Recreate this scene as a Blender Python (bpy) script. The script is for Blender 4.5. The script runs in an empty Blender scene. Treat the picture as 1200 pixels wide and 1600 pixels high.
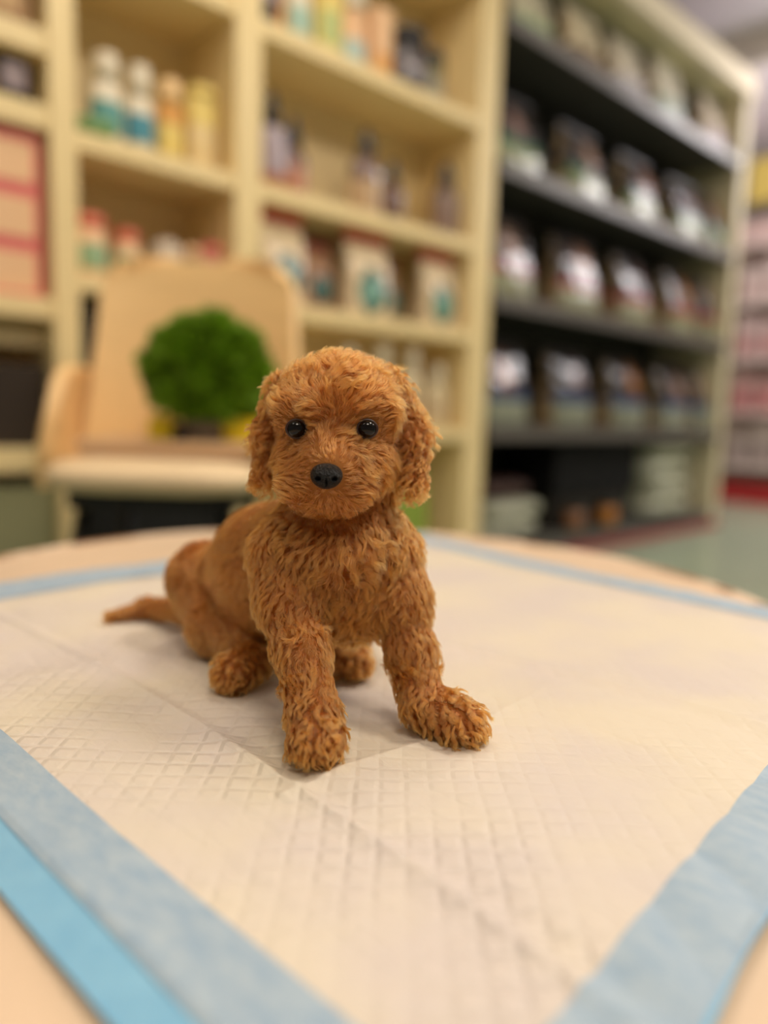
import bpy, bmesh, math, random
import numpy as np
from mathutils import Vector, Matrix

random.seed(7)
RNG = np.random.default_rng(7)
SC = bpy.context.scene
COL = SC.collection
PI = math.pi

# ------------------------------------------------------------------ camera, world, lights, exposure
PITCH, YAW, ROLL, FPX = -0.12910, 0.81216, 0.02932, 1174.0
CAM_H = 0.62          # camera height over the floor
TABLE = 0.445         # height of the pad on the table top
_cp, _sp, _cy, _sy = math.cos(PITCH), math.sin(PITCH), math.cos(YAW), math.sin(YAW)
FW = np.array([_cp * _cy, _cp * _sy, _sp])
_rt = np.array([_sy, -_cy, 0.0])
_up = np.cross(_rt, FW)
RT = _rt * math.cos(ROLL) + _up * math.sin(ROLL)
UP = -_rt * math.sin(ROLL) + _up * math.cos(ROLL)
RM = np.stack([RT, UP, -FW], 1)
CAM = np.array([0.0, 0.0, CAM_H])

cam_data = bpy.data.cameras.new('camera')
cam = bpy.data.objects.new('camera', cam_data)
COL.objects.link(cam)
cam_data.sensor_fit = 'HORIZONTAL'
cam_data.sensor_width = 36.0
cam_data.lens = FPX / 1200.0 * 36.0
cam_data.clip_start = 0.02
cam_data.clip_end = 60
M4 = Matrix([list(RM[0]) + [0], list(RM[1]) + [0], list(RM[2]) + [CAM_H], [0, 0, 0, 1]])
cam.matrix_world = M4
cam_data.dof.use_dof = True
cam_data.dof.focus_distance = 0.392
APERTURE = 0.0135      # diameter of the lens opening in metres
cam_data.dof.aperture_fstop = (cam_data.lens / 1000.0) / APERTURE
SC.camera = cam

SC.view_settings.view_transform = 'Standard'
SC.view_settings.look = 'None'
SC.view_settings.gamma = 1.0
SC.view_settings.use_curve_mapping = False
SC.view_settings.exposure = -0.26
SC.cycles.use_denoising = True
SC.cycles.max_bounces = 8
SC.cycles.sample_clamp_indirect = 4.0
try:
    SC.cycles_curves.shape = 'RIBBONS'
except Exception:
    pass

world = bpy.data.worlds.new('world')
SC.world = world
world.use_nodes = True
world.node_tree.nodes['Background'].inputs[0].default_value = (1.0, 0.90, 0.78, 1)
world.node_tree.nodes['Background'].inputs[1].default_value = 0.25


def area(name, loc, size, power, color, aim=None, size_y=None, spread=None):
    l = bpy.data.lights.new(name, 'AREA')
    l.energy = power
    l.color = color
    l.size = size
    if size_y:
        l.shape = 'RECTANGLE'
        l.size_y = size_y
    o = bpy.data.objects.new(name, l)
    COL.objects.link(o)
    o.location = loc
    d = (Vector(aim) - Vector(loc)) if aim else Vector((0, 0, -1))
    o.rotation_euler = d.to_track_quat('-Z', 'Y').to_euler()
    return o


WARM = (1.0, 0.88, 0.735)
NEUT = (1.0, 0.93, 0.86)
area('ceiling_panel_light', (1.30, -0.55, 2.88), 0.55, 38, WARM)      # key, to the right of the table
area('ceiling_panel_light', (0.9, 1.0, 2.88), 0.9, 22, WARM)
area('ceiling_panel_light', (-0.4, -0.9, 2.88), 0.9, 36, WARM)
area('ceiling_panel_light', (-1.2, 0.9, 2.88), 0.9, 10, WARM)
area('ceiling_panel_light', (3.3, -0.8, 2.88), 0.6, 30, NEUT)
area('ceiling_panel_light', (6.0, 0.6, 2.88), 1.2, 95, (1.0, 0.95, 0.94))
area('added_ceiling_fill', (5.6, 0.9, 2.3), 0.8, 32, (1.0, 0.94, 0.98), aim=(5.4, 1.6, 2.95))  # unseen lamp, added to brighten the ceiling at the far right
# small bright ceiling spots over the aisle
for _x, _y, _e in ((1.6, 1.0, 4), (5.5, 0.2, 6), (4.3, -1.0, 6), (0.4, 1.0, 4), (2.6, -0.3, 4), (3.2, -1.8, 6), (0.9, -1.3, 5), (4.0, 0.6, 5)):
    l = bpy.data.lights.new('ceiling_spot_lamp', 'POINT')
    l.energy = _e
    l.color = (1.0, 0.9, 0.78)
    l.shadow_soft_size = 0.04
    o = bpy.data.objects.new('ceiling_spot_lamp', l)
    COL.objects.link(o)
    o.location = (_x, _y, 2.8)



# ------------------------------------------------------------------ helpers
def ray(px, py):
    return RM @ np.array([px - 600.0, -(py - 800.0), -FPX])


def at(px, py, D):
    """point seen at a pixel, D metres in front of the lens"""
    return CAM + ray(px, py) * D / FPX


def onz(px, py, z):
    d = ray(px, py)
    return CAM + d * (z - CAM_H) / d[2]


def ony(px, py, y):
    d = ray(px, py)
    return CAM + d * y / d[1]


def lin(c):
    c = [x / 255.0 if max(c) > 1.001 else x for x in c]
    return tuple((x / 12.92 if x <= 0.04045 else ((x + 0.055) / 1.055) ** 2.4) for x in c) + (1.0,)


_mats = {}


def mat(name, color, rough=0.5, spec=0.5, coat=0.0, var=0.0, vscale=8.0, bump=0.0, bscale=60.0, metal=0.0, trans=0.0, stretch=None):
    if name in _mats:
        return _mats[name]
    m = bpy.data.materials.new(name)
    m.use_nodes = True
    nt = m.node_tree
    b = nt.nodes['Principled BSDF']
    b.inputs['Base Color'].default_value = lin(color)
    b.inputs['Roughness'].default_value = rough
    b.inputs['Specular IOR Level'].default_value = spec
    b.inputs['Coat Weight'].default_value = coat
    b.inputs['Metallic'].default_value = metal
    b.inputs['Transmission Weight'].default_value = trans
    if var > 0 or bump > 0:
        tc = nt.nodes.new('ShaderNodeTexCoord')
        src = tc.outputs['Object']
        if stretch:
            mp = nt.nodes.new('ShaderNodeMapping')
            mp.inputs['Scale'].default_value = stretch
            nt.links.new(src, mp.inputs[0])
            src = mp.outputs[0]
    if var > 0:
        n = nt.nodes.new('ShaderNodeTexNoise')
        n.inputs['Scale'].default_value = vscale
        n.inputs['Detail'].default_value = 5
        nt.links.new(src, n.inputs['Vector'])
        r = nt.nodes.new('ShaderNodeMapRange')
        r.inputs['From Min'].default_value = 0.3
        r.inputs['From Max'].default_value = 0.7
        r.inputs['To Min'].default_value = 1 - var
        r.inputs['To Max'].default_value = 1 + var
        nt.links.new(n.outputs['Fac'], r.inputs[0])
        x = nt.nodes.new('ShaderNodeMix')
        x.data_type = 'RGBA'
        x.blend_type = 'MULTIPLY'
        x.inputs['Factor'].default_value = 1
        x.inputs['A'].default_value = lin(color)
        nt.links.new(r.outputs[0], x.inputs['B'])
        nt.links.new(x.outputs['Result'], b.inputs['Base Color'])
    if bump > 0:
        n2 = nt.nodes.new('ShaderNodeTexNoise')
        n2.inputs['Scale'].default_value = bscale
        n2.inputs['Detail'].default_value = 3
        nt.links.new(src, n2.inputs['Vector'])
        bp = nt.nodes.new('ShaderNodeBump')
        bp.inputs['Strength'].default_value = bump
        bp.inputs['Distance'].default_value = 0.01
        nt.links.new(n2.outputs['Fac'], bp.inputs['Height'])
        nt.links.new(bp.outputs[0], b.inputs['Normal'])
    _mats[name] = m
    return m


def mesh_obj(name, verts, faces, m, parent=None, smooth=True):
    me = bpy.data.meshes.new(name)
    me.from_pydata([tuple(map(float, v)) for v in verts], [], [tuple(int(i) for i in f) for f in faces])
    if smooth:
        me.polygons.foreach_set('use_smooth', [True] * len(me.polygons))
    me.update()
    o = bpy.data.objects.new(name, me)
    COL.objects.link(o)
    if m:
        me.materials.append(m)
    if parent:
        o.parent = parent
    return o


def bm_obj(name, bm, m, parent=None, smooth=False):
    bmesh.ops.recalc_face_normals(bm, faces=bm.faces)
    me = bpy.data.meshes.new(name)
    bm.to_mesh(me)
    bm.free()
    if smooth:
        me.polygons.foreach_set('use_smooth', [True] * len(me.polygons))
    o = bpy.data.objects.new(name, me)
    COL.objects.link(o)
    if m:
        me.materials.append(m)
    if parent:
        o.parent = parent
    return o


def add_box(bm, x0, x1, y0, y1, z0, z1, bev=0.0, seg=2):
    t = bmesh.new()
    bmesh.ops.create_cube(t, size=1.0)
    for v in t.verts:
        v.co = Vector(((x0 + x1) / 2 + v.co.x * (x1 - x0), (y0 + y1) / 2 + v.co.y * (y1 - y0), (z0 + z1) / 2 + v.co.z * (z1 - z0)))
    if bev > 0:
        bmesh.ops.bevel(t, geom=list(t.edges), offset=bev, segments=seg, profile=0.7, affect='EDGES')
    me = bpy.data.meshes.new('tmp')
    t.to_mesh(me)
    t.free()
    bm.from_mesh(me)
    bpy.data.meshes.remove(me)


def box(name, x0, x1, y0, y1, z0, z1, m, parent=None, bev=0.003, seg=2):
    bm = bmesh.new()
    add_box(bm, x0, x1, y0, y1, z0, z1, bev, seg)
    return bm_obj(name, bm, m, parent)


def lathe(name, prof, m, parent=None, n=28, ex=1.0, ey=1.0, z0=0.0, xy=(0, 0)):
    """revolve [(radius, height)...]; ex/ey squash the section"""
    vs, fs = [], []
    k = len(prof)
    for r, z in prof:
        for i in range(n):
            a = 2 * PI * i / n
            vs.append((xy[0] + r * math.cos(a) * ex, xy[1] + r * math.sin(a) * ey, z0 + z))
    for j in range(k - 1):
        for i in range(n):
            a, b = j * n + i, j * n + (i + 1) % n
            fs.append((a, b, b + n, a + n))
    fs.append(tuple(range(n - 1, -1, -1)))
    fs.append(tuple((k - 1) * n + i for i in range(n)))
    return mesh_obj(name, vs, fs, m, parent)


def tube(name, pts, rad, m, parent=None, n=10):
    pts = [Vector(p) for p in pts]
    if not hasattr(rad, '__len__'):
        rad = [rad] * len(pts)
    vs, fs = [], []
    for i, p in enumerate(pts):
        t = (pts[min(i + 1, len(pts) - 1)] - pts[max(i - 1, 0)]).normalized()
        a = t.cross(Vector((0.13, 0.21, 0.97)))
        if a.length < 1e-3:
            a = t.cross(Vector((1, 0, 0)))
        a.normalize()
        b = t.cross(a)
        for k in range(n):
            w = 2 * PI * k / n
            vs.append(p + (a * math.cos(w) + b * math.sin(w)) * rad[i])
    for j in range(len(pts) - 1):
        for k in range(n):
            q, r = j * n + k, j * n + (k + 1) % n
            fs.append((q, r, r + n, q + n))
    fs.append(tuple(range(n - 1, -1, -1)))
    fs.append(tuple((len(pts) - 1) * n + k for k in range(n)))
    return mesh_obj(name, vs, fs, m, parent)


def thing(name, label, cat, loc=(0, 0, 0), rz=0.0, group=None):
    o = bpy.data.objects.new(name, None)
    o.empty_display_size = 0.05
    COL.objects.link(o)
    o.location = [float(c) for c in loc]
    o.rotation_euler = (0, 0, rz)
    return tag(o, label, cat, group)


def tag(o, label, cat, group=None):
    o['label'] = label
    o['category'] = cat
    if group:
        o['group'] = group
    return o


def struct(o):
    o['kind'] = 'structure'
    return o


def dup(root, loc, rz=0.0, label=None, scale=None, group=None):
    r = root.copy()
    COL.objects.link(r)
    r.location = [float(c) for c in loc]
    r.rotation_euler = (0, 0, rz)
    if scale:
        r.scale = scale
    if label:
        r['label'] = label
    if group:
        r['group'] = group
    for ch in list(root.children):
        c = ch.copy()
        COL.objects.link(c)
        c.parent = r
        for g in list(ch.children):
            d = g.copy()
            COL.objects.link(d)
            d.parent = c
    return r


# ------------------------------------------------------------------ materials of the shop
M_CREAM = mat('cream_laminate', (238, 214, 160), 0.38, 0.4, var=0.03, vscale=3)
M_GREYSH = mat('dark_shelf_metal', (72, 69, 64), 0.4, 0.5, var=0.05)
M_DARKBK = mat('dark_back_panel', (58, 56, 46), 0.6, 0.3, var=0.06)
M_BLACK = mat('black_plastic', (22, 21, 20), 0.45, 0.4)
M_BEIGEWOOD = mat('beige_birch_shell', (248, 207, 146), 0.42, 0.4, var=0.05, vscale=6, stretch=(1, 1, 8))

# ------------------------------------------------------------------ setting
def floor_mat():
    m = mat('floor_tiles_green_grey', (158, 172, 148), 0.22, 0.5, var=0.05, vscale=2.5)
    return m


f = struct(box('floor', -4, 11, -5, 6, -0.05, 0.0, floor_mat(), bev=0))
M_CEIL = mat('ceiling_paint', (226, 216, 224), 0.8, 0.2, var=0.02)
struct(box('ceiling', -4, 11, -5, 6, 2.95, 3.0, M_CEIL, bev=0))
struct(box('wall_back', -4, 11, 5.9, 6.0, 0, 2.95, mat('wall_paint_cream', (228, 210, 180), 0.7, 0.2), bev=0))
struct(box('wall_right', 10.9, 11, -5, 5.9, 0, 2.95, mat('wall_paint_pinkish', (232, 214, 206), 0.7, 0.2), bev=0))
struct(box('trim_1', 4.9, 5.0, -1.0, 5.9, 2.78, 2.95, mat('ceiling_beam_paint', (236, 226, 222), 0.7, 0.2), bev=0.002))
# ceiling light panels (the lit diffusers of the lamps above)
M_LAMP = bpy.data.materials.new('lit_lamp_diffuser')
M_LAMP.use_nodes = True
_b = M_LAMP.node_tree.nodes['Principled BSDF']
_b.inputs['Emission Color'].default_value = (1.0, 0.95, 0.9, 1)
_b.inputs['Emission Strength'].default_value = 4.0

# ------------------------------------------------------------------ left shelving: cream cabinet with three bays
YF = 1.92           # front plane of both shelf units
YB = 2.20
cab = thing('display_shelf', 'tall cream shelving unit with open bays behind the chair', 'shelf', (0, YF, 0))


def cbox(name, x0, x1, z0, z1, y0=0.0, y1=None, m=M_CREAM, bev=0.004, parent=None):
    return box(name, x0, x1, y0, (YB - YF) if y1 is None else y1, z0, z1, m, parent or cab, bev)


cbox('side_panel', 2.245, 2.355, 0.0, 2.94)
cbox('divider_panel', 0.695, 0.758, 0.0, 2.94, -0.006)
cbox('divider_panel', 1.203, 1.288, 0.0, 2.94, -0.006)
cbox('divider_panel', -0.30, -0.24, 0.0, 2.94, -0.006)
cbox('back_panel', -0.30, 2.355, 0.0, 2.94, YB - YF, YB - YF + 0.02, bev=0)
for z in (1.282, 0.947, 0.574, 1.74, 2.20):
    cbox('shelf_board', 0.758, 1.203, z - 0.045, z)
for z in (1.722, 1.280, 0.947, 0.574, 2.20):
    cbox('shelf_board', 1.288, 2.245, z - 0.047, z)
for z, th in ((1.482, 0.055), (1.316, 0.055), (0.876, 0.05), (0.515, 0.06), (1.95, 0.05)):
    cbox('shelf_board', -0.24, 0.695, z - th, z)
cbox('plinth', -0.24, 0.695, 0.0, 0.42, 0.02, 0.04, mat('grey_green_cupboard_front', (150, 148, 112), 0.6, 0.3), bev=0.002)
cbox('valance', -0.24, 0.695, 0.76, 0.826, 0.05, 0.07, mat('olive_panel', (176, 158, 118), 0.6, 0.3), bev=0.002)
for a, b_ in ((0.758, 1.203), (1.288, 2.245)):
    cbox('kickboard', a, b_, 0.0, 0.08, 0.02, 0.04)

# ------------------------------------------------------------------ right shelving: dark unit in a beige frame
dk = thing('display_shelf', 'tall dark metal shelving unit filled with pet food bags', 'shelf', (0, YF, 0))
RX0, RX1, RD = 2.36, 4.60, 0.46
M_FRAME = mat('beige_end_panel', (206, 194, 160), 0.5, 0.4, var=0.03)
M_OLIVE = mat('olive_top_panel', (192, 184, 142), 0.6, 0.3)
cbox('side_panel', RX1 - 0.05, RX1 + 0.03, 0.0, 2.58, 0.0, RD, M_FRAME, parent=dk)
cbox('side_panel', RX0, RX0 + 0.012, 0.0, 2.58, 0.012, RD, M_DARKBK, parent=dk, bev=0.001)
cbox('back_panel', RX0, RX1, 0.0, 2.58, RD, RD + 0.02, M_DARKBK, parent=dk, bev=0)
cbox('top_panel', RX0, RX1 - 0.05, 2.47, 2.50, 0.02, RD, M_OLIVE, parent=dk, bev=0.002)
cbox('cornice', RX0, RX1 + 0.03, 2.47, 2.585, -0.02, 0.02, mat('pale_cornice', (236, 222, 192), 0.5, 0.4), parent=dk)
for z in (2.125, 1.605, 1.105, 0.585):
    s_ = cbox('shelf_board', RX0 + 0.012, RX1 - 0.05, z - 0.022, z, 0.0, RD, M_GREYSH, parent=dk, bev=0.002)
    cbox('price_rail', RX0 + 0.012, RX1 - 0.05, z - 0.055, z - 0.002, -0.012, 0.0, mat('shelf_edge_grey', (98, 92, 86), 0.4, 0.5), parent=s_, bev=0.003)
cbox('base_board', RX0 + 0.012, RX1 - 0.05, 0.0, 0.095, 0.0, RD, mat('base_grey_metal', (84, 82, 76), 0.35, 0.5), parent=dk)
cbox('base_trim', RX0 + 0.012, RX1 + 0.03, 0.0, 0.035, -0.02, 0.0, mat('red_base_trim', (150, 40, 40), 0.4, 0.5), parent=dk)


# ------------------------------------------------------------------ pet food bags
def bag_material(name, w, h, top, band, base, side, patch, zb=0.30, zt=0.42, px=0.02, pz=0.66, pr=0.085):
    """printed foil bag: base colour, band, upper colour, round picture, plain gussets"""
    m = bpy.data.materials.new(name)
    m.use_nodes = True
    nt = m.node_tree
    N, L = nt.nodes, nt.links
    b = N['Principled BSDF']
    b.inputs['Roughness'].default_value = 0.13
    b.inputs['Specular IOR Level'].default_value = 0.5
    tc = N.new('ShaderNodeTexCoord')
    sep = N.new('ShaderNodeSeparateXYZ')
    L.new(tc.outputs['Object'], sep.inputs[0])

    def mth(op, a, b2=None):
        n = N.new('ShaderNodeMath')
        n.operation = op
        for i, v in enumerate((a, b2)):
            if v is None:
                continue
            if isinstance(v, (int, float)):
                n.inputs[i].default_value = v
            else:
                L.new(v, n.inputs[i])
        return n.outputs[0]

    def mix(fac, a, c):
        x = N.new('ShaderNodeMix')
        x.data_type = 'RGBA'
        L.new(fac, x.inputs['Factor'])
        for k, v in (('A', a), ('B', c)):
            if isinstance(v, tuple):
                x.inputs[k].default_value = v
            else:
                L.new(v, x.inputs[k])
        return x.outputs['Result']

    c = mix(mth('GREATER_THAN', sep.outputs[2], zb * h), lin(base), lin(band))
    c = mix(mth('GREATER_THAN', sep.outputs[2], zt * h), c, lin(top))
    dx = mth('SUBTRACT', sep.outputs[0], px)
    dz = mth('MULTIPLY', mth('SUBTRACT', sep.outputs[2], pz * h), 0.8)
    d = mth('SQRT', mth('ADD', mth('MULTIPLY', dx, dx), mth('MULTIPLY', dz, dz)))
    nz = N.new('ShaderNodeTexNoise')
    nz.inputs['Scale'].default_value = 14
    L.new(tc.outputs['Object'], nz.inputs['Vector'])
    d = mth('ADD', d, mth('MULTIPLY', mth('SUBTRACT', nz.outputs['Fac'], 0.5), 0.06))
    pc = mix(mth('GREATER_THAN', d, pr * 0.55), lin(patch), lin([int(v * 0.62) for v in patch]))
    c = mix(mth('LESS_THAN', d, pr), c, pc)
    c = mix(mth('GREATER_THAN', mth('ABSOLUTE', sep.outputs[0]), w * 0.475), c, lin(side))
    L.new(c, b.inputs['Base Color'])
    n2 = N.new('ShaderNodeTexNoise')
    n2.inputs['Scale'].default_value = 22
    n2.inputs['Detail'].default_value = 2
    L.new(tc.outputs['Object'], n2.inputs['Vector'])
    bp = N.new('ShaderNodeBump')
    bp.inputs['Strength'].default_value = 0.45
    bp.inputs['Distance'].default_value = 0.02
    L.new(n2.outputs['Fac'], bp.inputs['Height'])
    L.new(bp.outputs[0], b.inputs['Normal'])
    return m


def pouch_mesh(name, w, h, d, m, parent, seed=0, pinch=2.2, n=40, rows=22):
    """a standing pouch: boxy base, thinning to a flat sealed top"""
    rg = np.random.default_rng(seed)
    vs, fs = [], []
    ph = rg.uniform(0, 6.28, 6)
    for j in range(rows + 1):
        t = j / rows
        hd = d / 2 * max(0.05, (1 - t ** pinch))
        hw = w / 2 * (1 - 0.04 * math.sin(PI * t) + 0.01 * math.sin(7 * t + ph[0]))
        if j == 0:
            hd *= 0.9
            hw *= 0.97
        e = 0.35
        for i in range(n):
            a = 2 * PI * (i + 0.5) / n
            ca, sa = math.cos(a), math.sin(a)
            x = hw * math.copysign(abs(ca) ** e, ca)
            y = hd * math.copysign(abs(sa) ** 0.6, sa)
            y += 0.012 * (d / 0.2) * math.sin(x * 30 + ph[1] + 4 * t) * math.sin(9 * t + ph[2]) * (0.3 + t) * (1 - t)
            x += 0.003 * math.sin(25 * t + ph[3])
            vs.append((x, y, h * t))
    for j in range(rows):
        for i in range(n):
            a, b = j * n + i, j * n + (i + 1) % n
            fs.append((a, b, b + n, a + n))
    fs.append(tuple(range(n - 1, -1, -1)))
    fs.append(tuple(rows * n + i for i in range(n)))
    return mesh_obj(name, vs, fs, m, parent)


def make_pouch(name, label, cat, loc, w, h, d, m, sealm, group, rz=0.0, seed=0):
    t = thing(name, label, cat, loc, rz, group)
    pouch_mesh('bag_body', w, h * 0.955, d, m, t, seed)
    box('top_seal', -w / 2 * 0.985, w / 2 * 0.985, -0.0035, 0.0035, h * 0.945, h, sealm, t, 0.001)
    return t


BAG_W, BAG_D = 0.31, 0.20
ROWS = [
    # board top, bag height, group, kind words, colours
    (1.605, 0.33, 'green banded food bags on the second shelf', 'green banded', (52, 47, 46), (40, 96, 66), (150, 154, 116), 1),
    (1.105, 0.36, 'red banded food bags on the middle shelf', 'red banded', (58, 50, 50), (140, 34, 38), (146, 146, 112), 2),
    (0.585, 0.36, 'blue banded food bags on the fourth shelf', 'blue banded', (46, 40, 40), (58, 78, 112), (140, 144, 124), 3),
]
POSW = ['nearest the cream divider', 'second from the cream divider', 'in the middle of its shelf', 'second from the beige end panel', 'against the beige end panel']
for z, bh, grp, word, top, band, base, sd in ROWS:
    patches = [(160, 106, 60), (150, 122, 114), (164, 134, 118), (156, 114, 92), (128, 102, 100)]
    for i in range(5):
        x = 2.60 + i * 0.515 - (0.16 if i == 4 else 0)
        w = BAG_W if i < 4 else 0.2
        mb_ = bag_material('foil_%s_bag' % word.split()[0], w, bh, top, band, base, (140, 118, 86), patches[(i + sd) % 5],
                           px=(-0.02, 0.03, 0.05, 0.04, 0.0)[i], pz=(0.62, 0.66, 0.68, 0.66, 0.7)[i], pr=(0.075, 0.07, 0.085, 0.08, 0.06)[(i + sd) % 5])
        make_pouch('pet_food_bag', 'dark %s pet food bag standing on dark shelf, %s' % (word, POSW[i]), 'bag',
                   (x, YF + 0.05 + BAG_D / 2, z), w, bh, BAG_D, mb_, M_BLACK, grp, RNG.uniform(-0.05, 0.05), seed=sd * 10 + i)
        if i < 4:   # narrow tan bag standing behind in the gap
            mt_ = mat('tan_kraft_bag', (150, 128, 98), 0.45, 0.4, var=0.1, vscale=12, bump=0.3)
            make_pouch('pet_food_bag', 'narrow tan pet food bag behind the %s bags, in gap %s' % (word, ['next to the divider', 'second from divider', 'third from divider', 'next to end panel'][i]), 'bag',
                       (x + 0.245, YF + 0.30, z), 0.15, bh * 0.88, 0.13, mt_, mt_, 'tan bags set back on dark shelves', 0.0, seed=50 + i)

# top row of pale bags under the cornice
tops = [(2.68, 0.27, (220, 212, 184), (160, 180, 140), 'pale green and white pet food bag on top dark shelf, beside divider'),
        (3.08, 0.30, (228, 212, 180), (110, 86, 56), 'cream and brown pet food bag on top dark shelf, second from divider'),
        (3.46, 0.30, (232, 220, 200), (196, 190, 196), 'cream and grey pet food bag in middle of top dark shelf'),
        (3.86, 0.36, (234, 226, 208), (176, 192, 178), 'tall white and pale green pet food bag on top dark shelf'),
        (4.20, 0.30, (150, 126, 96), (120, 98, 74), 'brown pet food bag behind the white ones on top dark shelf'),
        (4.42, 0.32, (226, 212, 194), (200, 186, 196), 'pale pink and grey pet food bag against end panel on top dark shelf')]
for i, (x, h, c1, c2, lb) in enumerate(tops):
    mm = bag_material('foil_top_bag', 0.28, h, c1, c2, c2, (150, 120, 86), c1, zb=0.30, zt=0.38, pr=0.05)
    make_pouch('pet_food_bag', lb, 'bag', (x, YF + 0.15 + (0.1 if i == 4 else 0), 2.125), 0.28, h, 0.17, mm, mat('pale_seal', (210, 200, 180), 0.3), 'pale bags on the top dark shelf', seed=80 + i)

# bottom compartment
kb = box('storage_box', -0.38, 0.38, -0.15, 0.15, 0, 0.26, mat('matt_black_carton', (12, 11, 11), 0.7, 0.2), None, 0.006)
kb.location = (3.36, YF + 0.22, 0.262)
tag(kb, 'large matt black box in bottom of the dark shelving', 'box')
so = box('storage_box', -0.36, 0.36, -0.14, 0.14, 0, 0.165, mat('dark_olive_carton', (40, 36, 30), 0.6, 0.3), None, 0.005)
so.location = (3.36, YF + 0.23, 0.095)
tag(so, 'dark olive carton under the large black box', 'box')
for i, (x, c, lb) in enumerate(((3.12, (136, 92, 58), 'small brown tub before the dark carton'), (3.42, (176, 112, 34), 'small orange tub before the dark carton'))):
    t = thing('food_tub', lb, 'tub', (x, YF + 0.045, 0.095))
    mm = mat('tub_%d' % i, c, 0.4, 0.5, var=0.15, vscale=30)
    lathe('tub_body', [(0.036, 0), (0.042, 0.005), (0.046, 0.1)], mm, t)
    lathe('lid', [(0.048, 0), (0.048, 0.012), (0.044, 0.016)], M_BLACK, t, z0=0.1)
M_WPACK = mat('white_sack_film', (176, 176, 152), 0.35, 0.5, var=0.12, vscale=10, bump=0.5, bscale=25)


def lying_sack(lx, ly, lz, m, name, label, cat, loc, rz, group):
    bm = bmesh.new()
    bmesh.ops.create_icosphere(bm, subdivisions=4, radius=1.0)
    for v in bm.verts:
        x, y, z = v.co
        s = lambda q, e: math.copysign(abs(q) ** e, q)
        zz = s(z, 0.7) * (1 - 0.35 * abs(x) ** 3)
        v.co = Vector((s(x, 0.5) * lx, s(y, 0.5) * ly, zz * lz + lz + 0.004 * math.sin(40 * x) * math.sin(9 * y)))
    zmin = min(v.co.z for v in bm.verts)
    for v in bm.verts:
        v.co.z -= zmin
    o = bm_obj(name, bm, m, None, True)
    o.location = loc
    o.rotation_euler = (0, 0, rz)
    return tag(o, label, cat, group)


zz = 0.095
for k, (dx, lb) in enumerate(((0, 'pale grey sack at bottom of the stack by end panel'), (0.03, 'pale grey sack second from bottom of the stack by end panel'), (-0.02, 'pale grey sack third from bottom of the stack by end panel'), (0.02, 'pale grey sack topmost of the stack by end panel'))):
    lying_sack(0.27, 0.16, 0.052, M_WPACK, 'pet_food_sack', lb, 'sack', (4.12 + dx, YF + 0.2, zz), RNG.uniform(-0.1, 0.1), 'sacks stacked by the end panel')
    zz += 0.104
zz = 0.095
for k, lb in enumerate(('pale flat sack lying lowest beside the cream divider', 'pale flat sack lying on another beside the cream divider')):
    lying_sack(0.23, 0.15, 0.04, M_WPACK, 'pet_food_sack', lb, 'sack', (2.66 + 0.04 * k, YF + 0.2, zz), 0.1 * k, 'sacks lying by the cream divider')
    zz += 0.08
o = lying_sack(0.2, 0.14, 0.045, mat('dark_maroon_sack', (70, 48, 42), 0.5, 0.4), 'pet_food_sack', 'dark brown sack on top of the pale flat sacks', 'sack', (2.68, YF + 0.24, zz), 0, None)


# ------------------------------------------------------------------ bottles, jars and boxes on the cream shelves
def bottle(label, loc, r, h, body, label_c, cap, flat=0.7, group=None, neck=0.3, capname='cap', cat='bottle', cone=False, rz=0.0, tall_cap=0.22, lz=(0.18, 0.62)):
    t = thing('bottle', label, cat, loc, rz, group)
    hb = h * (1 - tall_cap)
    rn = r * neck
    prof = [(r * 0.9, 0), (r, 0.006), (r * 1.0, hb * 0.72), (r * 0.93, hb * 0.84), (r * 0.66, hb * 0.93), (rn, hb * 0.985), (rn, hb)]
    lathe('bottle_body', prof, body, t, ey=flat)
    lathe('printed_label', [(r * 1.015, 0), (r * 1.02, 0.002), (r * 1.02, hb * (lz[1] - lz[0])), (r * 1.015, hb * (lz[1] - lz[0]) + 0.002)], label_c, t, ey=flat, z0=hb * lz[0])
    ch = h - hb
    rc = rn * 1.25
    lathe(capname, [(rc, 0), (rc, ch * 0.35), (rc * (0.55 if cone else 0.95), ch * 0.8), (rc * (0.4 if cone else 0.9), ch)], cap, t, n=20, z0=hb - 0.002)
    return t


def jar(label, loc, r, h, body, lab, lid, group=None, cat='jar'):
    t = thing('jar', label, cat, loc, 0, group)
    lathe('jar_body', [(r * 0.92, 0), (r, 0.005), (r, h * 0.74), (r * 0.85, h * 0.8)], body, t)
    lathe('printed_label', [(r * 1.015, 0), (r * 1.02, 0.002), (r * 1.02, h * 0.4), (r * 1.015, h * 0.4 + 0.002)], lab, t, z0=h * 0.12)
    lathe('lid', [(r * 0.98, 0), (r * 0.98, h * 0.17), (r * 0.9, h * 0.21)], lid, t, z0=h * 0.79)
    return t


def carton(label, loc, w, d, h, body, panel, group=None, rz=0.0, z0=0.15, z1=0.6, name='product_box', cat='box'):
    t = thing(name, label, cat, loc, rz, group)
    box('carton', -w / 2, w / 2, -d / 2, d / 2, 0, h, body, t, 0.002)
    box('printed_panel', -w / 2 * 0.86, w / 2 * 0.86, -d / 2 - 0.0015, -d / 2 + 0.001, h * z0, h * z1, panel, t, 0.0)
    return t


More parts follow.
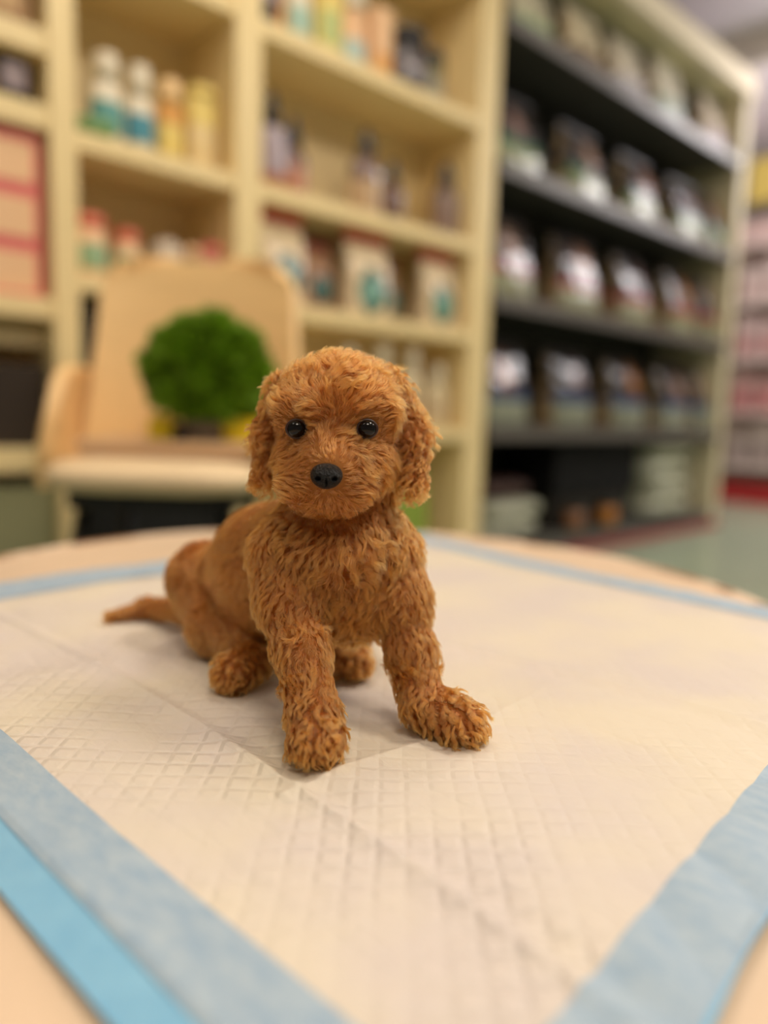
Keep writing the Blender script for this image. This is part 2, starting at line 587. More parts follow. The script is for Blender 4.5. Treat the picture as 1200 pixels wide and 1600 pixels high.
C_WHITE = mat('white_plastic', (232, 220, 196), 0.3, 0.5)
C_TEAL = mat('teal_print', (92, 152, 148), 0.4, 0.4)
C_TEAL2 = mat('blue_teal_print', (72, 140, 158), 0.4, 0.4)
C_ORANGE = mat('orange_print', (226, 162, 84), 0.4, 0.4)
C_YELLOW = mat('pale_yellow_print', (238, 212, 124), 0.4, 0.4)
C_GREEN = mat('green_print', (112, 150, 92), 0.4, 0.4)
C_PALEG = mat('pale_green_print', (186, 196, 128), 0.4, 0.4)
C_GOLD = mat('gold_print', (214, 160, 70), 0.4, 0.4)
C_RED = mat('red_print', (198, 50, 48), 0.4, 0.4)
C_DRED = mat('dark_red_print', (130, 34, 36), 0.4, 0.4)
C_PINK = mat('pink_print', (226, 116, 112), 0.45, 0.4)
C_PEACH = mat('peach_card', (240, 196, 152), 0.5, 0.4)
C_BROWN = mat('amber_bottle_plastic', (96, 60, 46), 0.16, 0.6)
C_DARK = mat('near_black_gloss', (38, 34, 36), 0.12, 0.6)
C_COPPER = mat('copper_print', (176, 116, 82), 0.3, 0.5)
C_MAUVE = mat('mauve_grey_print', (168, 152, 160), 0.25, 0.5)
C_SAND = mat('sand_print', (190, 158, 120), 0.4, 0.4)
C_TAN = mat('tan_carton', (196, 160, 112), 0.5, 0.4)
FY = YF + 0.075

zB = 1.282
gB = 'grooming bottles on the upper middle cream shelf'
bottle('white bottle with teal label, leftmost tall bottle on upper cream shelf', (0.868, FY, zB), 0.042, 0.225, C_WHITE, C_TEAL, C_WHITE, group=gB, neck=0.6, tall_cap=0.25)
bottle('slim white bottle with blue teal label next to the teal one', (0.958, FY, zB), 0.038, 0.225, C_WHITE, C_TEAL2, C_WHITE, group=gB, neck=0.6, tall_cap=0.3)
bottle('white and orange bottle on upper cream shelf', (1.045, FY, zB), 0.036, 0.215, C_YELLOW, C_ORANGE, mat('peach_plastic', (244, 206, 150), 0.4), group=gB, neck=0.7, tall_cap=0.25, lz=(0.62, 0.9))
bottle('yellow and white wide bottle at right end of upper cream shelf', (1.138, FY, zB), 0.044, 0.225, mat('pale_orange_plastic', (240, 214, 160), 0.25, 0.6), C_YELLOW, C_YELLOW, group=gB, neck=0.75, tall_cap=0.12, lz=(0.6, 0.95))
o = lathe('bowl', [(0.03, 0), (0.05, 0.006), (0.062, 0.04), (0.058, 0.04)], C_GREEN)
o.location = (0.82, YF + 0.06, zB)
tag(o, 'low green bowl in front of the teal labelled bottle', 'bowl')
o = lathe('bottle', [(0.03, 0), (0.03, 0.15), (0.012, 0.18), (0.012, 0.2)], mat('olive_bottle', (110, 104, 70), 0.4))
o.location = (0.80, YF + 0.2, zB)
tag(o, 'olive bottle in the shade behind the green bowl', 'bottle')

zJ = 0.947
gJ = 'small tubs on the middle cream shelf'
jar('cream tub with red lid and pale green label, by the left divider', (0.812, FY, zJ), 0.044, 0.155, C_PEACH, mat('sage_print', (150, 180, 140), 0.4), mat('salmon_lid', (226, 120, 96), 0.4), gJ)
jar('smaller cream tub with salmon lid beside the first tub', (0.915, FY, zJ), 0.034, 0.135, C_PEACH, mat('sage_print', (150, 180, 140), 0.4), mat('salmon_lid', (226, 120, 96), 0.4), gJ)
bm = bmesh.new()
bmesh.ops.create_uvsphere(bm, u_segments=24, v_segments=16, radius=0.046)
o = bm_obj('toy_ball', bm, mat('grey_ball_rubber', (204, 188, 168), 0.4, 0.4, var=0.1, vscale=30), None, True)
o.location = (1.03, FY, zJ + 0.09)
st = jar('short grey tub carrying the round ball', (1.03, FY, zJ), 0.038, 0.044, C_MAUVE, C_TEAL2, C_MAUVE, gJ)
tag(o, 'round grey white ball resting on a short tub', 'ball')
jar('pale tub with cream lid, right of the round ball', (1.108, FY, zJ), 0.030, 0.125, C_SAND, C_MAUVE, C_PEACH, gJ)
jar('pink tub with rose lid against the right divider', (1.172, FY + 0.01, zJ), 0.03, 0.145, mat('rose_tub', (222, 160, 136), 0.4), C_SAND, C_PINK, gJ)
o = carton('salmon low carton between tubs on middle cream shelf', (0.972, YF + 0.2, zJ), 0.06, 0.06, 0.1, mat('salmon_card', (206, 150, 120), 0.5), C_SAND, gJ)

# dark blocks added as the shade of the open bay behind the chair
o = box('storage_box', -0.2, 0.2, -0.1, 0.1, 0, 0.29, mat('bay_shade_charcoal', (34, 30, 28), 0.6, 0.3), None, 0.004)
o.location = (0.98, YF + 0.14, 0.574)
tag(o, 'charcoal block added for shade on lower cream shelf behind the chair back', 'box')
o = box('storage_box', -0.205, 0.205, -0.1, 0.1, 0, 0.40, mat('bay_shade_black', (20, 19, 19), 0.6, 0.3), None, 0.004)
o.location = (0.98, YF + 0.13, 0.0)
tag(o, 'black block added for shade on the floor behind the chair seat', 'box')

# left bay
gP = 'pink boxes stacked in the left cream bay'
for k in range(3):
    for j in range(2):
        lb = 'pink and peach box, %s layer, %s of the left bay' % (('bottom', 'middle', 'top')[k], ('right column', 'left column')[j])
        carton(lb, (0.575 - j * 0.215, FY + 0.04, 0.876 + k * 0.125), 0.21, 0.18, 0.124, C_PINK, C_PEACH, gP, z0=0.1, z1=0.82)
o = box('storage_box', -0.095, 0.095, -0.1, 0.1, 0, 0.2, mat('espresso_box', (52, 42, 34), 0.6, 0.3), None, 0.004)
o.location = (0.585, YF + 0.13, 0.515)
tag(o, 'dark brown box on the low left shelf beside the chair arm', 'box')
carton('beige carton at left edge next to the dark brown box', (0.42, YF + 0.1, 0.515), 0.1, 0.15, 0.24, mat('beige_card', (190, 170, 130), 0.5), C_TAN)
gD = 'small packs on the upper left shelf'
carton('dark pack with grey pink print at upper left shelf', (0.635, FY, 1.316), 0.062, 0.06, 0.115, C_DARK, C_MAUVE, gD, z0=0.3, z1=0.8)
carton('brown pack beside the dark one at upper left edge', (0.565, FY, 1.316), 0.05, 0.06, 0.11, C_TAN, C_BROWN, gD)
carton('tan pack at far left edge of upper left shelf', (0.50, FY, 1.316), 0.05, 0.06, 0.115, C_PEACH, C_TAN, gD)
carton('brown carton above the thick shelf at upper left corner', (0.52, FY, 1.482), 0.28, 0.12, 0.16, mat('kraft_brown', (150, 112, 72), 0.6), C_TAN, gD)

# right bay, upper shelf
zT = 1.722
gT = 'bottles and cartons on the top cream shelf'
carton('small mauve carton at left end of the top shelf, right bay', (1.345, FY, zT), 0.06, 0.06, 0.14, C_MAUVE, C_DARK, gT)
bottle('white bottle with mint label on the top cream shelf', (1.475, FY, zT), 0.042, 0.22, C_WHITE, mat('mint_print', (164, 196, 180), 0.4), C_WHITE, group=gT, neck=0.6)
carton('sand coloured carton behind the mint bottle', (1.405, YF + 0.12, zT), 0.06, 0.06, 0.17, C_SAND, C_ORANGE, gT)
carton('pale yellow and green carton on the top cream shelf', (1.572, FY, zT), 0.09, 0.07, 0.22, C_YELLOW, C_PALEG, gT)
bottle('white bottle with pale blue lower label on the top cream shelf', (1.69, FY, zT), 0.045, 0.24, C_PEACH, mat('pale_blue_print', (176, 200, 194), 0.4), C_WHITE, group=gT, neck=0.7, lz=(0.05, 0.45))
carton('peach carton with orange foot on the top cream shelf', (1.795, FY, zT), 0.08, 0.07, 0.22, C_PEACH, C_ORANGE, gT, z0=0.02, z1=0.35)
jar('large dark glossy tub near right end of the top cream shelf', (1.93, FY, zT), 0.07, 0.20, C_DARK, mat('smoky_print', (96, 86, 90), 0.1, 0.8), C_DARK, gT)
jar('olive and grey tub at the right end of the top cream shelf', (2.08, FY + 0.03, zT), 0.055, 0.19, mat('olive_tub', (110, 104, 74), 0.2), mat('grey_olive_print', (140, 132, 104), 0.3), C_DARK, gT)

# right bay, second shelf: brown bottles with dark caps
zC = 1.280
gC = 'dark capped bottles on the second cream shelf'
bottle('copper and silver bottle with tall dark cap at the left divider', (1.378, FY, zC), 0.050, 0.29, C_COPPER, C_MAUVE, C_DARK, group=gC, neck=0.42, cone=True, tall_cap=0.35, lz=(0.25, 0.95))
bottle('brown bottle with dark cap, second from the left divider', (1.475, FY + 0.02, zC), 0.046, 0.25, C_BROWN, C_COPPER, C_DARK, group=gC, neck=0.42, cone=True, tall_cap=0.35, lz=(0.05, 0.6))
bottle('tall pinkish bottle with dark cap in mid shelf', (1.76, FY, zC), 0.064, 0.285, mat('pink_brown_plastic', (120, 94, 84), 0.15, 0.7), C_SAND, C_DARK, group=gC, neck=0.36, cone=True, tall_cap=0.3, lz=(0.05, 0.55))
bottle('small dark brown bottle right of the tall pinkish one', (1.885, FY, zC), 0.048, 0.215, C_BROWN, mat('umber_print', (112, 84, 70), 0.3), C_DARK, group=gC, neck=0.42, cone=True, tall_cap=0.35)
bottle('brown bottle standing alone at right end of second shelf', (2.16, FY, zC), 0.062, 0.275, mat('taupe_plastic', (112, 90, 78), 0.2, 0.6), mat('taupe_print', (134, 108, 94), 0.35), C_DARK, group=gC, neck=0.4, cone=True, tall_cap=0.3, lz=(0.05, 0.75))

# right bay, third shelf: pouches with red tops
zW = 0.947


def red_pouch(label, x, w, h, body, blob, redm, seed, y=FY, d=0.10):
    m = bag_material('red_top_pouch', w, h, body, blob, body, (196, 176, 146), blob, zb=2.0, zt=3.0, px=0.0, pz=0.30, pr=min(w, h) * 0.34)
    t = thing('treat_pouch', label, 'pouch', (x, y, zW), 0.0, 'red topped treat pouches')
    pouch_mesh('bag_body', w, h * 0.88, d, m, t, seed, pinch=3)
    box('top_seal', -w / 2 * 0.97, w / 2 * 0.97, -0.006, 0.006, h * 0.86, h, redm, t, 0.002)
    return t


PW = (226, 204, 168)
red_pouch('white pouch with red top and blue green print, at the left divider', 1.41, 0.165, 0.285, PW, (104, 160, 164), C_RED, 1)
red_pouch('shaded narrow pouch with dark red top, second from left divider', 1.585, 0.12, 0.235, (170, 128, 96), (70, 106, 98), C_DRED, 2, YF + 0.12)
red_pouch('widest white pouch with red top and sea green print, in mid shelf', 1.765, 0.195, 0.285, PW, (126, 170, 154), C_RED, 3)
red_pouch('dark green sided pouch just right of the widest white pouch', 1.925, 0.10, 0.235, (150, 120, 88), (60, 110, 100), C_DRED, 4, YF + 0.14)
red_pouch('white pouch with red top and green oval at right end of shelf', 2.12, 0.18, 0.28, PW, (118, 164, 142), C_RED, 5)

# right bay, lowest shelf: pale pump bottles
zL = 0.574
gL = 'pale bottles on the lowest cream shelf'
C_IVORY = mat('ivory_plastic', (222, 204, 166), 0.3, 0.5)
C_IVL = mat('ivory_label', (210, 186, 150), 0.4, 0.4)
for x, h, lb in ((1.70, 0.27, 'ivory bottle partly behind the puppy, left of the pale bottles'), (1.86, 0.30, 'ivory bottle second from left on lowest cream shelf'), (2.01, 0.29, 'ivory bottle second from right on lowest cream shelf'), (2.15, 0.24, 'shorter ivory bottle at right end of lowest cream shelf')):
    bottle(lb, (x, FY, zL), 0.048, h, C_IVORY, C_IVL, C_WHITE, group=gL, neck=0.45, tall_cap=0.25)
t = thing('toy_pouch', 'green pouch on the floor of the cream cabinet right of puppy', 'pouch', (2.03, YF + 0.1, 0.0))
pouch_mesh('bag_body', 0.19, 0.42, 0.12, mat('leaf_green_film', (132, 152, 58), 0.35, 0.5, var=0.1, vscale=20), t, 9, pinch=3)
box('top_seal', -0.09, 0.09, -0.004, 0.004, 0.41, 0.44, C_GREEN, t, 0.001)

# ------------------------------------------------------------------ bright aisle far right
gon = thing('gondola_shelf', 'white gondola shelf with red foot in the far right aisle', 'shelf', (6.2, 1.9, 0))
M_WHITE = mat('white_powder_coat', (238, 222, 216), 0.35, 0.5)
box('back_panel', 0.40, 0.43, -0.9, 1.3, 0, 2.3, mat('gondola_back', (222, 196, 190), 0.5), gon)
for z in (0.30, 0.72, 1.14, 1.58, 2.02):
    box('shelf_board', 0.0, 0.40, -0.9, 1.3, z - 0.03, z, M_WHITE, gon)
box('foot_board', -0.02, 0.02, -0.9, 1.3, 0.0, 0.16, mat('gondola_red', (186, 40, 46), 0.4), gon)
k = 0
for zi, z in enumerate((0.30, 0.72, 1.14, 1.58)):
    for j in range(4):
        y = 1.90 + j * 0.19
        cs = [((214, 196, 190), (168, 150, 150)), ((226, 180, 178), (214, 130, 134)), ((236, 208, 206), (222, 160, 160)), ((240, 220, 214), (226, 196, 190))][zi]
        bc = mat('aisle_pack_%d' % zi, cs[0], 0.25, 0.6)
        pc = mat('aisle_print_%d' % zi, cs[1], 0.3, 0.6)
        col = ('grey', 'pink', 'rose', 'white')[zi]
        t = thing('product_box', 'small %s pack on %s shelf of the far right aisle, %s' % (col, ('lowest', 'second lowest', 'third', 'upper')[zi], ('rightmost', 'third from left', 'second from left', 'leftmost')[j]), 'box', (6.31, y, z), -PI / 2, '%s packs in the far right aisle' % col)
        box('carton', -0.075, 0.075, -0.07, 0.07, 0, 0.26 + 0.03 * ((j * 7 + zi) % 3), bc, t, 0.004)
        box('printed_panel', -0.06, 0.06, -0.072, -0.068, 0.05, 0.17, pc, t, 0)
sg = box('hanging_sign', -0.02, 0.02, -0.28, 0.28, -0.16, 0.16, mat('yellow_sign', (236, 208, 110), 0.5), None, 0.004)
sg.location = (6.17, 2.25, 2.47)
tag(sg, 'pale yellow sign panel above the far right aisle shelf', 'sign')

# ------------------------------------------------------------------ shell chair with topiary ball
FH = np.array([_cy, _sy, 0.0])      # horizontal direction away from the camera
RH = np.array([_sy, -_cy, 0.0])


def hpt(lat, dist, z=0.0):
    return FH * dist + RH * lat + np.array([0, 0, z])


ch_pos = hpt(-0.425, 1.50)
ch = thing('armchair', 'beige moulded shell armchair with curved arm and plump seat behind table', 'chair', ch_pos, YAW - PI / 2)
# chair local axes: x to the right, y away from the camera


def shell_back():
    vs, fs = [], []
    nu, nv = 40, 60
    for j in range(nv + 1):
        v = math.sin(PI / 2 * j / nv)
        z = 0.47 + 0.475 * v
        # half width tapers to a rounded top
        hw = 0.210 + 0.033 * (1 - v) ** 1.0
        if v > 0.88:
            q = (v - 0.88) / 0.12
            hw -= 0.055 * (1 - math.sqrt(max(0, 1 - q * q)))
        for i in range(nu + 1):
            u = -1 + 2 * i / nu
            x = u * hw
            y = 0.20 + 0.05 * v - 0.065 * abs(u) ** 2.5 * (1 - 0.5 * v)
            zz = z - 0.014 * abs(u) ** 4 * v
            vs.append((x, y, zz))
    for j in range(nv):
        for i in range(nu):
            a = j * (nu + 1) + i
            fs.append((a, a + 1, a + nu + 2, a + nu + 1))
    return vs, fs


o = mesh_obj('backrest', *shell_back(), M_BEIGEWOOD, ch)
md = o.modifiers.new('thick', 'SOLIDIFY')
md.thickness = 0.028
md.offset = 0
md2 = o.modifiers.new('soft', 'BEVEL')
md2.width = 0.008
md2.segments = 3


def arm(s):
    vs, fs = [], []
    nu, nv = 22, 16
    for j in range(nv + 1):
        v = j / nv
        for i in range(nu + 1):
            u = i / nu                        # 0 at the back, 1 at the front
            top = 0.705 - 0.06 * u ** 3
            bot = 0.455
            if u > 0.55:
                q = (u - 0.55) / 0.45
                top -= 0.13 * (1 - math.sqrt(max(0, 1 - q * q)))
            z = bot + (top - bot) * v
            x = s * (0.238 + 0.022 * math.sin(PI * (0.2 + 0.75 * v)))
            y = 0.19 - 0.20 * u
            vs.append((x, y, z))
    for j in range(nv):
        for i in range(nu):
            a = j * (nu + 1) + i
            fs.append((a, a + 1, a + nu + 2, a + nu + 1))
    o = mesh_obj('armrest', vs, fs, M_BEIGEWOOD, ch)
    md = o.modifiers.new('thick', 'SOLIDIFY')
    md.thickness = 0.026
    md.offset = 0
    b2 = o.modifiers.new('soft', 'BEVEL')
    b2.width = 0.008
    b2.segments = 3


arm(-1)
arm(1)
# seat: plump rounded slab
bm = bmesh.new()
bmesh.ops.create_icosphere(bm, subdivisions=5, radius=1.0)
for v in bm.verts:
    x, y, z = v.co
    s = lambda q, e: math.copysign(abs(q) ** e, q)
    v.co = Vector((s(x, 0.45) * 0.196, s(y, 0.5) * 0.205, s(z, 0.8) * 0.034))
    v.co.z += 0.495
    v.co.y += -0.02
o = bm_obj('seat', bm, mat('seat_beige', (236, 210, 170), 0.5, 0.4, var=0.02), ch, True)
box('seat_pan', -0.15, 0.15, -0.15, 0.15, 0.435, 0.466, M_BLACK, ch, 0.004)
for sx in (-1, 1):
    for sy in (-1, 1):
        tube('leg', [(sx * 0.13, sy * 0.12, 0.43), (sx * 0.19, sy * 0.19, 0.0)], [0.015, 0.011], M_BLACK, ch)
tube('stretcher', [(-0.16, -0.155, 0.22), (0.16, -0.155, 0.22)], 0.007, M_BLACK, ch)
tube('stretcher', [(-0.16, 0.155, 0.22), (0.16, 0.155, 0.22)], 0.007, M_BLACK, ch)

ZS = 0.5295   # top of the seat
tr = thing('flat_box', 'flat tan box lying on the chair seat under the topiary', 'box', hpt(-0.405, 1.50, ZS), YAW - PI / 2)
box('box_base', -0.165, 0.185, -0.11, 0.115, 0, 0.020, mat('tan_flat_box', (214, 176, 138), 0.5, 0.4), tr, 0.003)
box('lid', -0.168, 0.188, -0.113, 0.118, 0.017, 0.030, mat('tan_flat_lid', (226, 190, 150), 0.5, 0.4), tr, 0.003)
ZT = ZS + 0.0305

# topiary ball of plastic boxwood in a grey pot
BR = 0.114
tp = thing('potted_topiary', 'round green boxwood ball in a low grey pot on the chair', 'plant', hpt(-0.348, 1.48, ZT), YAW - PI / 2)
lathe('pot', [(0.036, 0), (0.040, 0.004), (0.046, 0.040), (0.042, 0.041)], mat('taupe_pot', (150, 132, 116), 0.5, 0.4), tp, z0=0.0)
lathe('stem', [(0.008, 0), (0.008, 0.06)], mat('stem_brown', (70, 54, 30), 0.7), tp, z0=0.03)
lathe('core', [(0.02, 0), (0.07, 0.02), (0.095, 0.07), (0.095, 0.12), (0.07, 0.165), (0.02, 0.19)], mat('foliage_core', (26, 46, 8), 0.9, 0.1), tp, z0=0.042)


def foliage():
    vs, fs = [], []
    c = np.array([0, 0, 0.022 + BR])
    for k in range(1300):
        g = (k + 0.5) / 1300
        zc = 1 - 2 * g
        ph = k * 2.399963
        d = np.array([math.sqrt(1 - zc * zc) * math.cos(ph), math.sqrt(1 - zc * zc) * math.sin(ph), zc])
        if zc < -0.92:
            continue
        hf = 1.12 if zc > 0 else 1.12 * (1 - abs(zc) ** 2.8) ** (1 / 2.8) / math.sqrt(1 - zc * zc)
        d = d * np.array([hf, hf, 0.96 if zc > 0 else 0.92])
        bump = 1.0 + 0.10 * math.sin(7 * d[0] + 3 * d[1] + 1) * math.sin(8 * d[2] + 2 * d[0])
        base = c + d * BR * 0.80 * bump
        for q in range(6):
            dd = d + RNG.normal(0, 0.55, 3)
            dd /= np.linalg.norm(dd)
            s = np.cross(dd, RNG.normal(0, 1, 3))
            s /= np.linalg.norm(s)
            l, w = RNG.uniform(0.018, 0.036), RNG.uniform(0.004, 0.007)
            nrm = np.cross(dd, s)
            i0 = len(vs)
            vs += [base, base + dd * l * 0.5 + s * w + nrm * 0.001, base + dd * l, base + dd * l * 0.5 - s * w + nrm * 0.001]
            fs.append((i0, i0 + 1, i0 + 2, i0 + 3))
    return vs, fs


M_LEAF = mat('boxwood_leaf', (118, 156, 30), 0.5, 0.35, var=0.35, vscale=25)
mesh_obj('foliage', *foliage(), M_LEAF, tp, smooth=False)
yb = thing('tub', 'small yellow tub left of the topiary pot', 'tub', hpt(-0.432, 1.47, ZT), YAW - PI / 2)
M_YEL = mat('bright_yellow', (252, 220, 28), 0.4, 0.5)
box('tub_body', -0.026, 0.022, -0.02, 0.02, 0, 0.038, M_YEL, yb, 0.006, 3)
box('lid', -0.024, 0.02, -0.018, 0.018, 0.0375, 0.046, mat('yellow_lid', (232, 196, 60), 0.4), yb, 0.003)
nb = box('trinket_box', -0.009, 0.009, -0.01, 0.01, 0, 0.032, mat('navy_plastic', (44, 48, 72), 0.4), None, 0.003)
nb.location = hpt(-0.398, 1.46, ZT)
tag(nb, 'small navy box between yellow tub and topiary pot', 'box')
yb = thing('tub', 'wide bright yellow tub right of the topiary pot', 'tub', hpt(-0.262, 1.47, ZT), YAW - PI / 2)
box('tub_body', -0.052, 0.052, -0.025, 0.025, 0, 0.036, M_YEL, yb, 0.007, 3)
box('lid', -0.050, 0.050, -0.023, 0.023, 0.0355, 0.045, M_YEL, yb, 0.003)

# ------------------------------------------------------------------ table
TC = np.array([0.470, 0.5585])
tb = thing('coffee_table', 'long oval peach laminate table with chipped brown edge under the pad', 'table', (TC[0], TC[1], 0), YAW)
# local x = away from camera; stadium outline from +R cap back towards the viewer
TR = 0.432


def stadium(R, back, n=64):
    pts = []
    for i in range(n + 1):
        a = -PI / 2 + PI * i / n
        pts.append((R * math.cos(a), R * math.sin(a)))
    for i in range(n + 1):
        a = PI / 2 + PI * i / n
        pts.append((-back + R * math.cos(a), R * math.sin(a)))
    return pts


def slab(name, rings, m, parent):
    """stack of outline rings [(inset, z)] of the stadium, capped"""
    vs, fs = [], []
    n = None
    for ins, z in rings:
        p = stadium(TR - ins, 0.62)
        n = len(p)
        vs += [(x, y, z) for x, y in p]
    for j in range(len(rings) - 1):
        for i in range(n):
            a, b = j * n + i, j * n + (i + 1) % n
            fs.append((a, b, b + n, a + n))
    fs.append(tuple(range(n - 1, -1, -1)))
    fs.append(tuple((len(rings) - 1) * n + i for i in range(n)))
    return mesh_obj(name, vs, fs, m, parent, smooth=False)


ZTAB = TABLE - 0.004
M_TOP = mat('peach_laminate', (220, 194, 166), 0.42, 0.4, var=0.04, vscale=7, bump=0.05, bscale=300)
slab('tabletop', [(0.004, ZTAB - 0.026), (0.0, ZTAB - 0.022), (0.0, ZTAB - 0.004), (0.0015, ZTAB - 0.001), (0.004, ZTAB)], M_TOP, tb)


def edge_mat():
    m = mat('chipped_edge_band', (168, 128, 92), 0.55, 0.4)
    nt = m.node_tree
    N, L = nt.nodes, nt.links
    tc = N.new('ShaderNodeTexCoord')
    n = N.new('ShaderNodeTexNoise')
    n.inputs['Scale'].default_value = 14
    n.inputs['Detail'].default_value = 6
    L.new(tc.outputs['Object'], n.inputs['Vector'])
    r = N.new('ShaderNodeValToRGB')
    r.color_ramp.elements[0].position = 0.46
    r.color_ramp.elements[0].color = lin((150, 108, 74))
    r.color_ramp.elements[1].position = 0.54
    r.color_ramp.elements[1].color = lin((232, 206, 180))
    L.new(n.outputs['Fac'], r.inputs[0])
    L.new(r.outputs[0], N['Principled BSDF'].inputs['Base Color'])
    return m


# worn edging: a thin band around the top and its rounded lip
eb_v, eb_f = [], []
rg = [(-0.0015, ZTAB - 0.021), (-0.003, ZTAB - 0.018), (-0.003, ZTAB - 0.005), (-0.001, ZTAB + 0.0003), (0.004, ZTAB + 0.0012), (0.013, ZTAB + 0.0010), (0.0145, ZTAB - 0.0005)]
for ins, z in rg:
    p = stadium(TR - ins, 0.62)
    nE = len(p)
    eb_v += [(x, y, z) for x, y in p]
for j in range(len(rg) - 1):
    for i in range(nE):
        a, b = j * nE + i, j * nE + (i + 1) % nE
        eb_f.append((a, b, b + nE, a + nE))
mesh_obj('edge_band', eb_v, eb_f, edge_mat(), tb)
for lx, ly in ((0.15, 0.22), (0.15, -0.22), (-0.75, 0.22), (-0.75, -0.22)):
    lathe('leg', [(0.022, 0), (0.024, 0.004), (0.026, ZTAB - 0.03), (0.026, ZTAB - 0.025)], mat('table_leg_metal', (120, 112, 104), 0.35, metal=0.6), tb, xy=(lx, ly))

# ------------------------------------------------------------------ puppy pad
# corners of the white quilted field on the table
PF, PL, PB, PR = np.array([0.128, 0.098]), np.array([0.098, 0.712]), np.array([0.742, 0.728]), np.array([0.700, 0.150])


def quad(u, v):
    """u along near corner -> right corner, v along near corner -> left corner"""
    return (1 - u) * (1 - v) * PF + u * (1 - v) * PR + (1 - u) * v * PL + u * v * PB


def hump(x, c, w):
    return np.exp(-((x - c) / w) ** 2)


rgw = np.random.default_rng(3)
WV = [(rgw.uniform(-1, 1, 2) * s, rgw.uniform(0, 6.28), a) for s, a in ((14, 0.0007), (18, 0.0006), (30, 0.00035), (36, 0.0003), (55, 0.0002), (60, 0.0002), (90, 0.00012), (110, 0.0001))]


def pad_z(X, Y):
    z = np.full_like(X, TABLE + 0.0012)
    for k, p, a in WV:
        z += a * np.sin(k[0] * X + k[1] * Y + p)
    # fold creases: one along Y, one along X
    xc = 0.190 + 0.012 * np.sin((Y - 0.1) * 6)
    d = X - xc
    z += 0.0026 * np.exp(-np.abs(d) / 0.004) - 0.0020 * hump(d, 0.010, 0.008) + 0.0005 * np.tanh(d / 0.004)
    d2 = Y - (0.262 + 0.015 * (X - 0.2) + 0.004 * np.sin(X * 35))
    w2 = (X > 0.19) * np.exp(-np.maximum(X - 0.26, 0) / 0.10)
    z += w2 * (0.0020 * np.exp(-np.abs(d2) / 0.004) - 0.0010 * hump(d2, 0.012, 0.010))
    d3 = X - (0.43 + 0.02 * np.sin(Y * 9))
    z += 0.0020 * np.exp(-np.abs(d3) / 0.008) - 0.0008 * hump(d3, -0.014, 0.012)
    d4 = Y - (0.48 + 0.01 * np.sin(X * 11))
    z += 0.0010 * np.exp(-np.abs(d4) / 0.007)
    # beyond the table edge the pad hangs down
    al = (X - TC[0]) * FW[0] / math.hypot(FW[0], FW[1]) + (Y - TC[1]) * FW[1] / math.hypot(FW[0], FW[1])
    pe = (X - TC[0]) * _sy - (Y - TC[1]) * _cy
    out = np.maximum(np.hypot(np.maximum(al, 0), pe) - TR - 0.003, 0)
    z -= out * np.clip(out / 0.02, 0, 1) * 1.6
    return z


def grid_obj(name, fn, nu, nv, m, parent):
    U, V = np.meshgrid(np.linspace(0, 1, nu + 1), np.linspace(0, 1, nv + 1))
    P = fn(U, V).reshape(-1, 3)
    idx = np.arange((nu + 1) * (nv + 1)).reshape(nv + 1, nu + 1)
    F = np.stack([idx[:-1, :-1], idx[:-1, 1:], idx[1:, 1:], idx[1:, :-1]], -1).reshape(-1, 4)
    me = bpy.data.meshes.new(name)
    me.vertices.add(len(P))
    me.vertices.foreach_set('co', P.ravel())
    me.loops.add(F.size)
    me.loops.foreach_set('vertex_index', F.ravel())
    me.polygons.add(len(F))
    me.polygons.foreach_set('loop_start', np.arange(0, F.size, 4))
    me.update(calc_edges=True)
    me.polygons.foreach_set('use_smooth', [True] * len(F))
    o = bpy.data.objects.new(name, me)
    COL.objects.link(o)
    me.materials.append(m)
    o.parent = parent
    return o


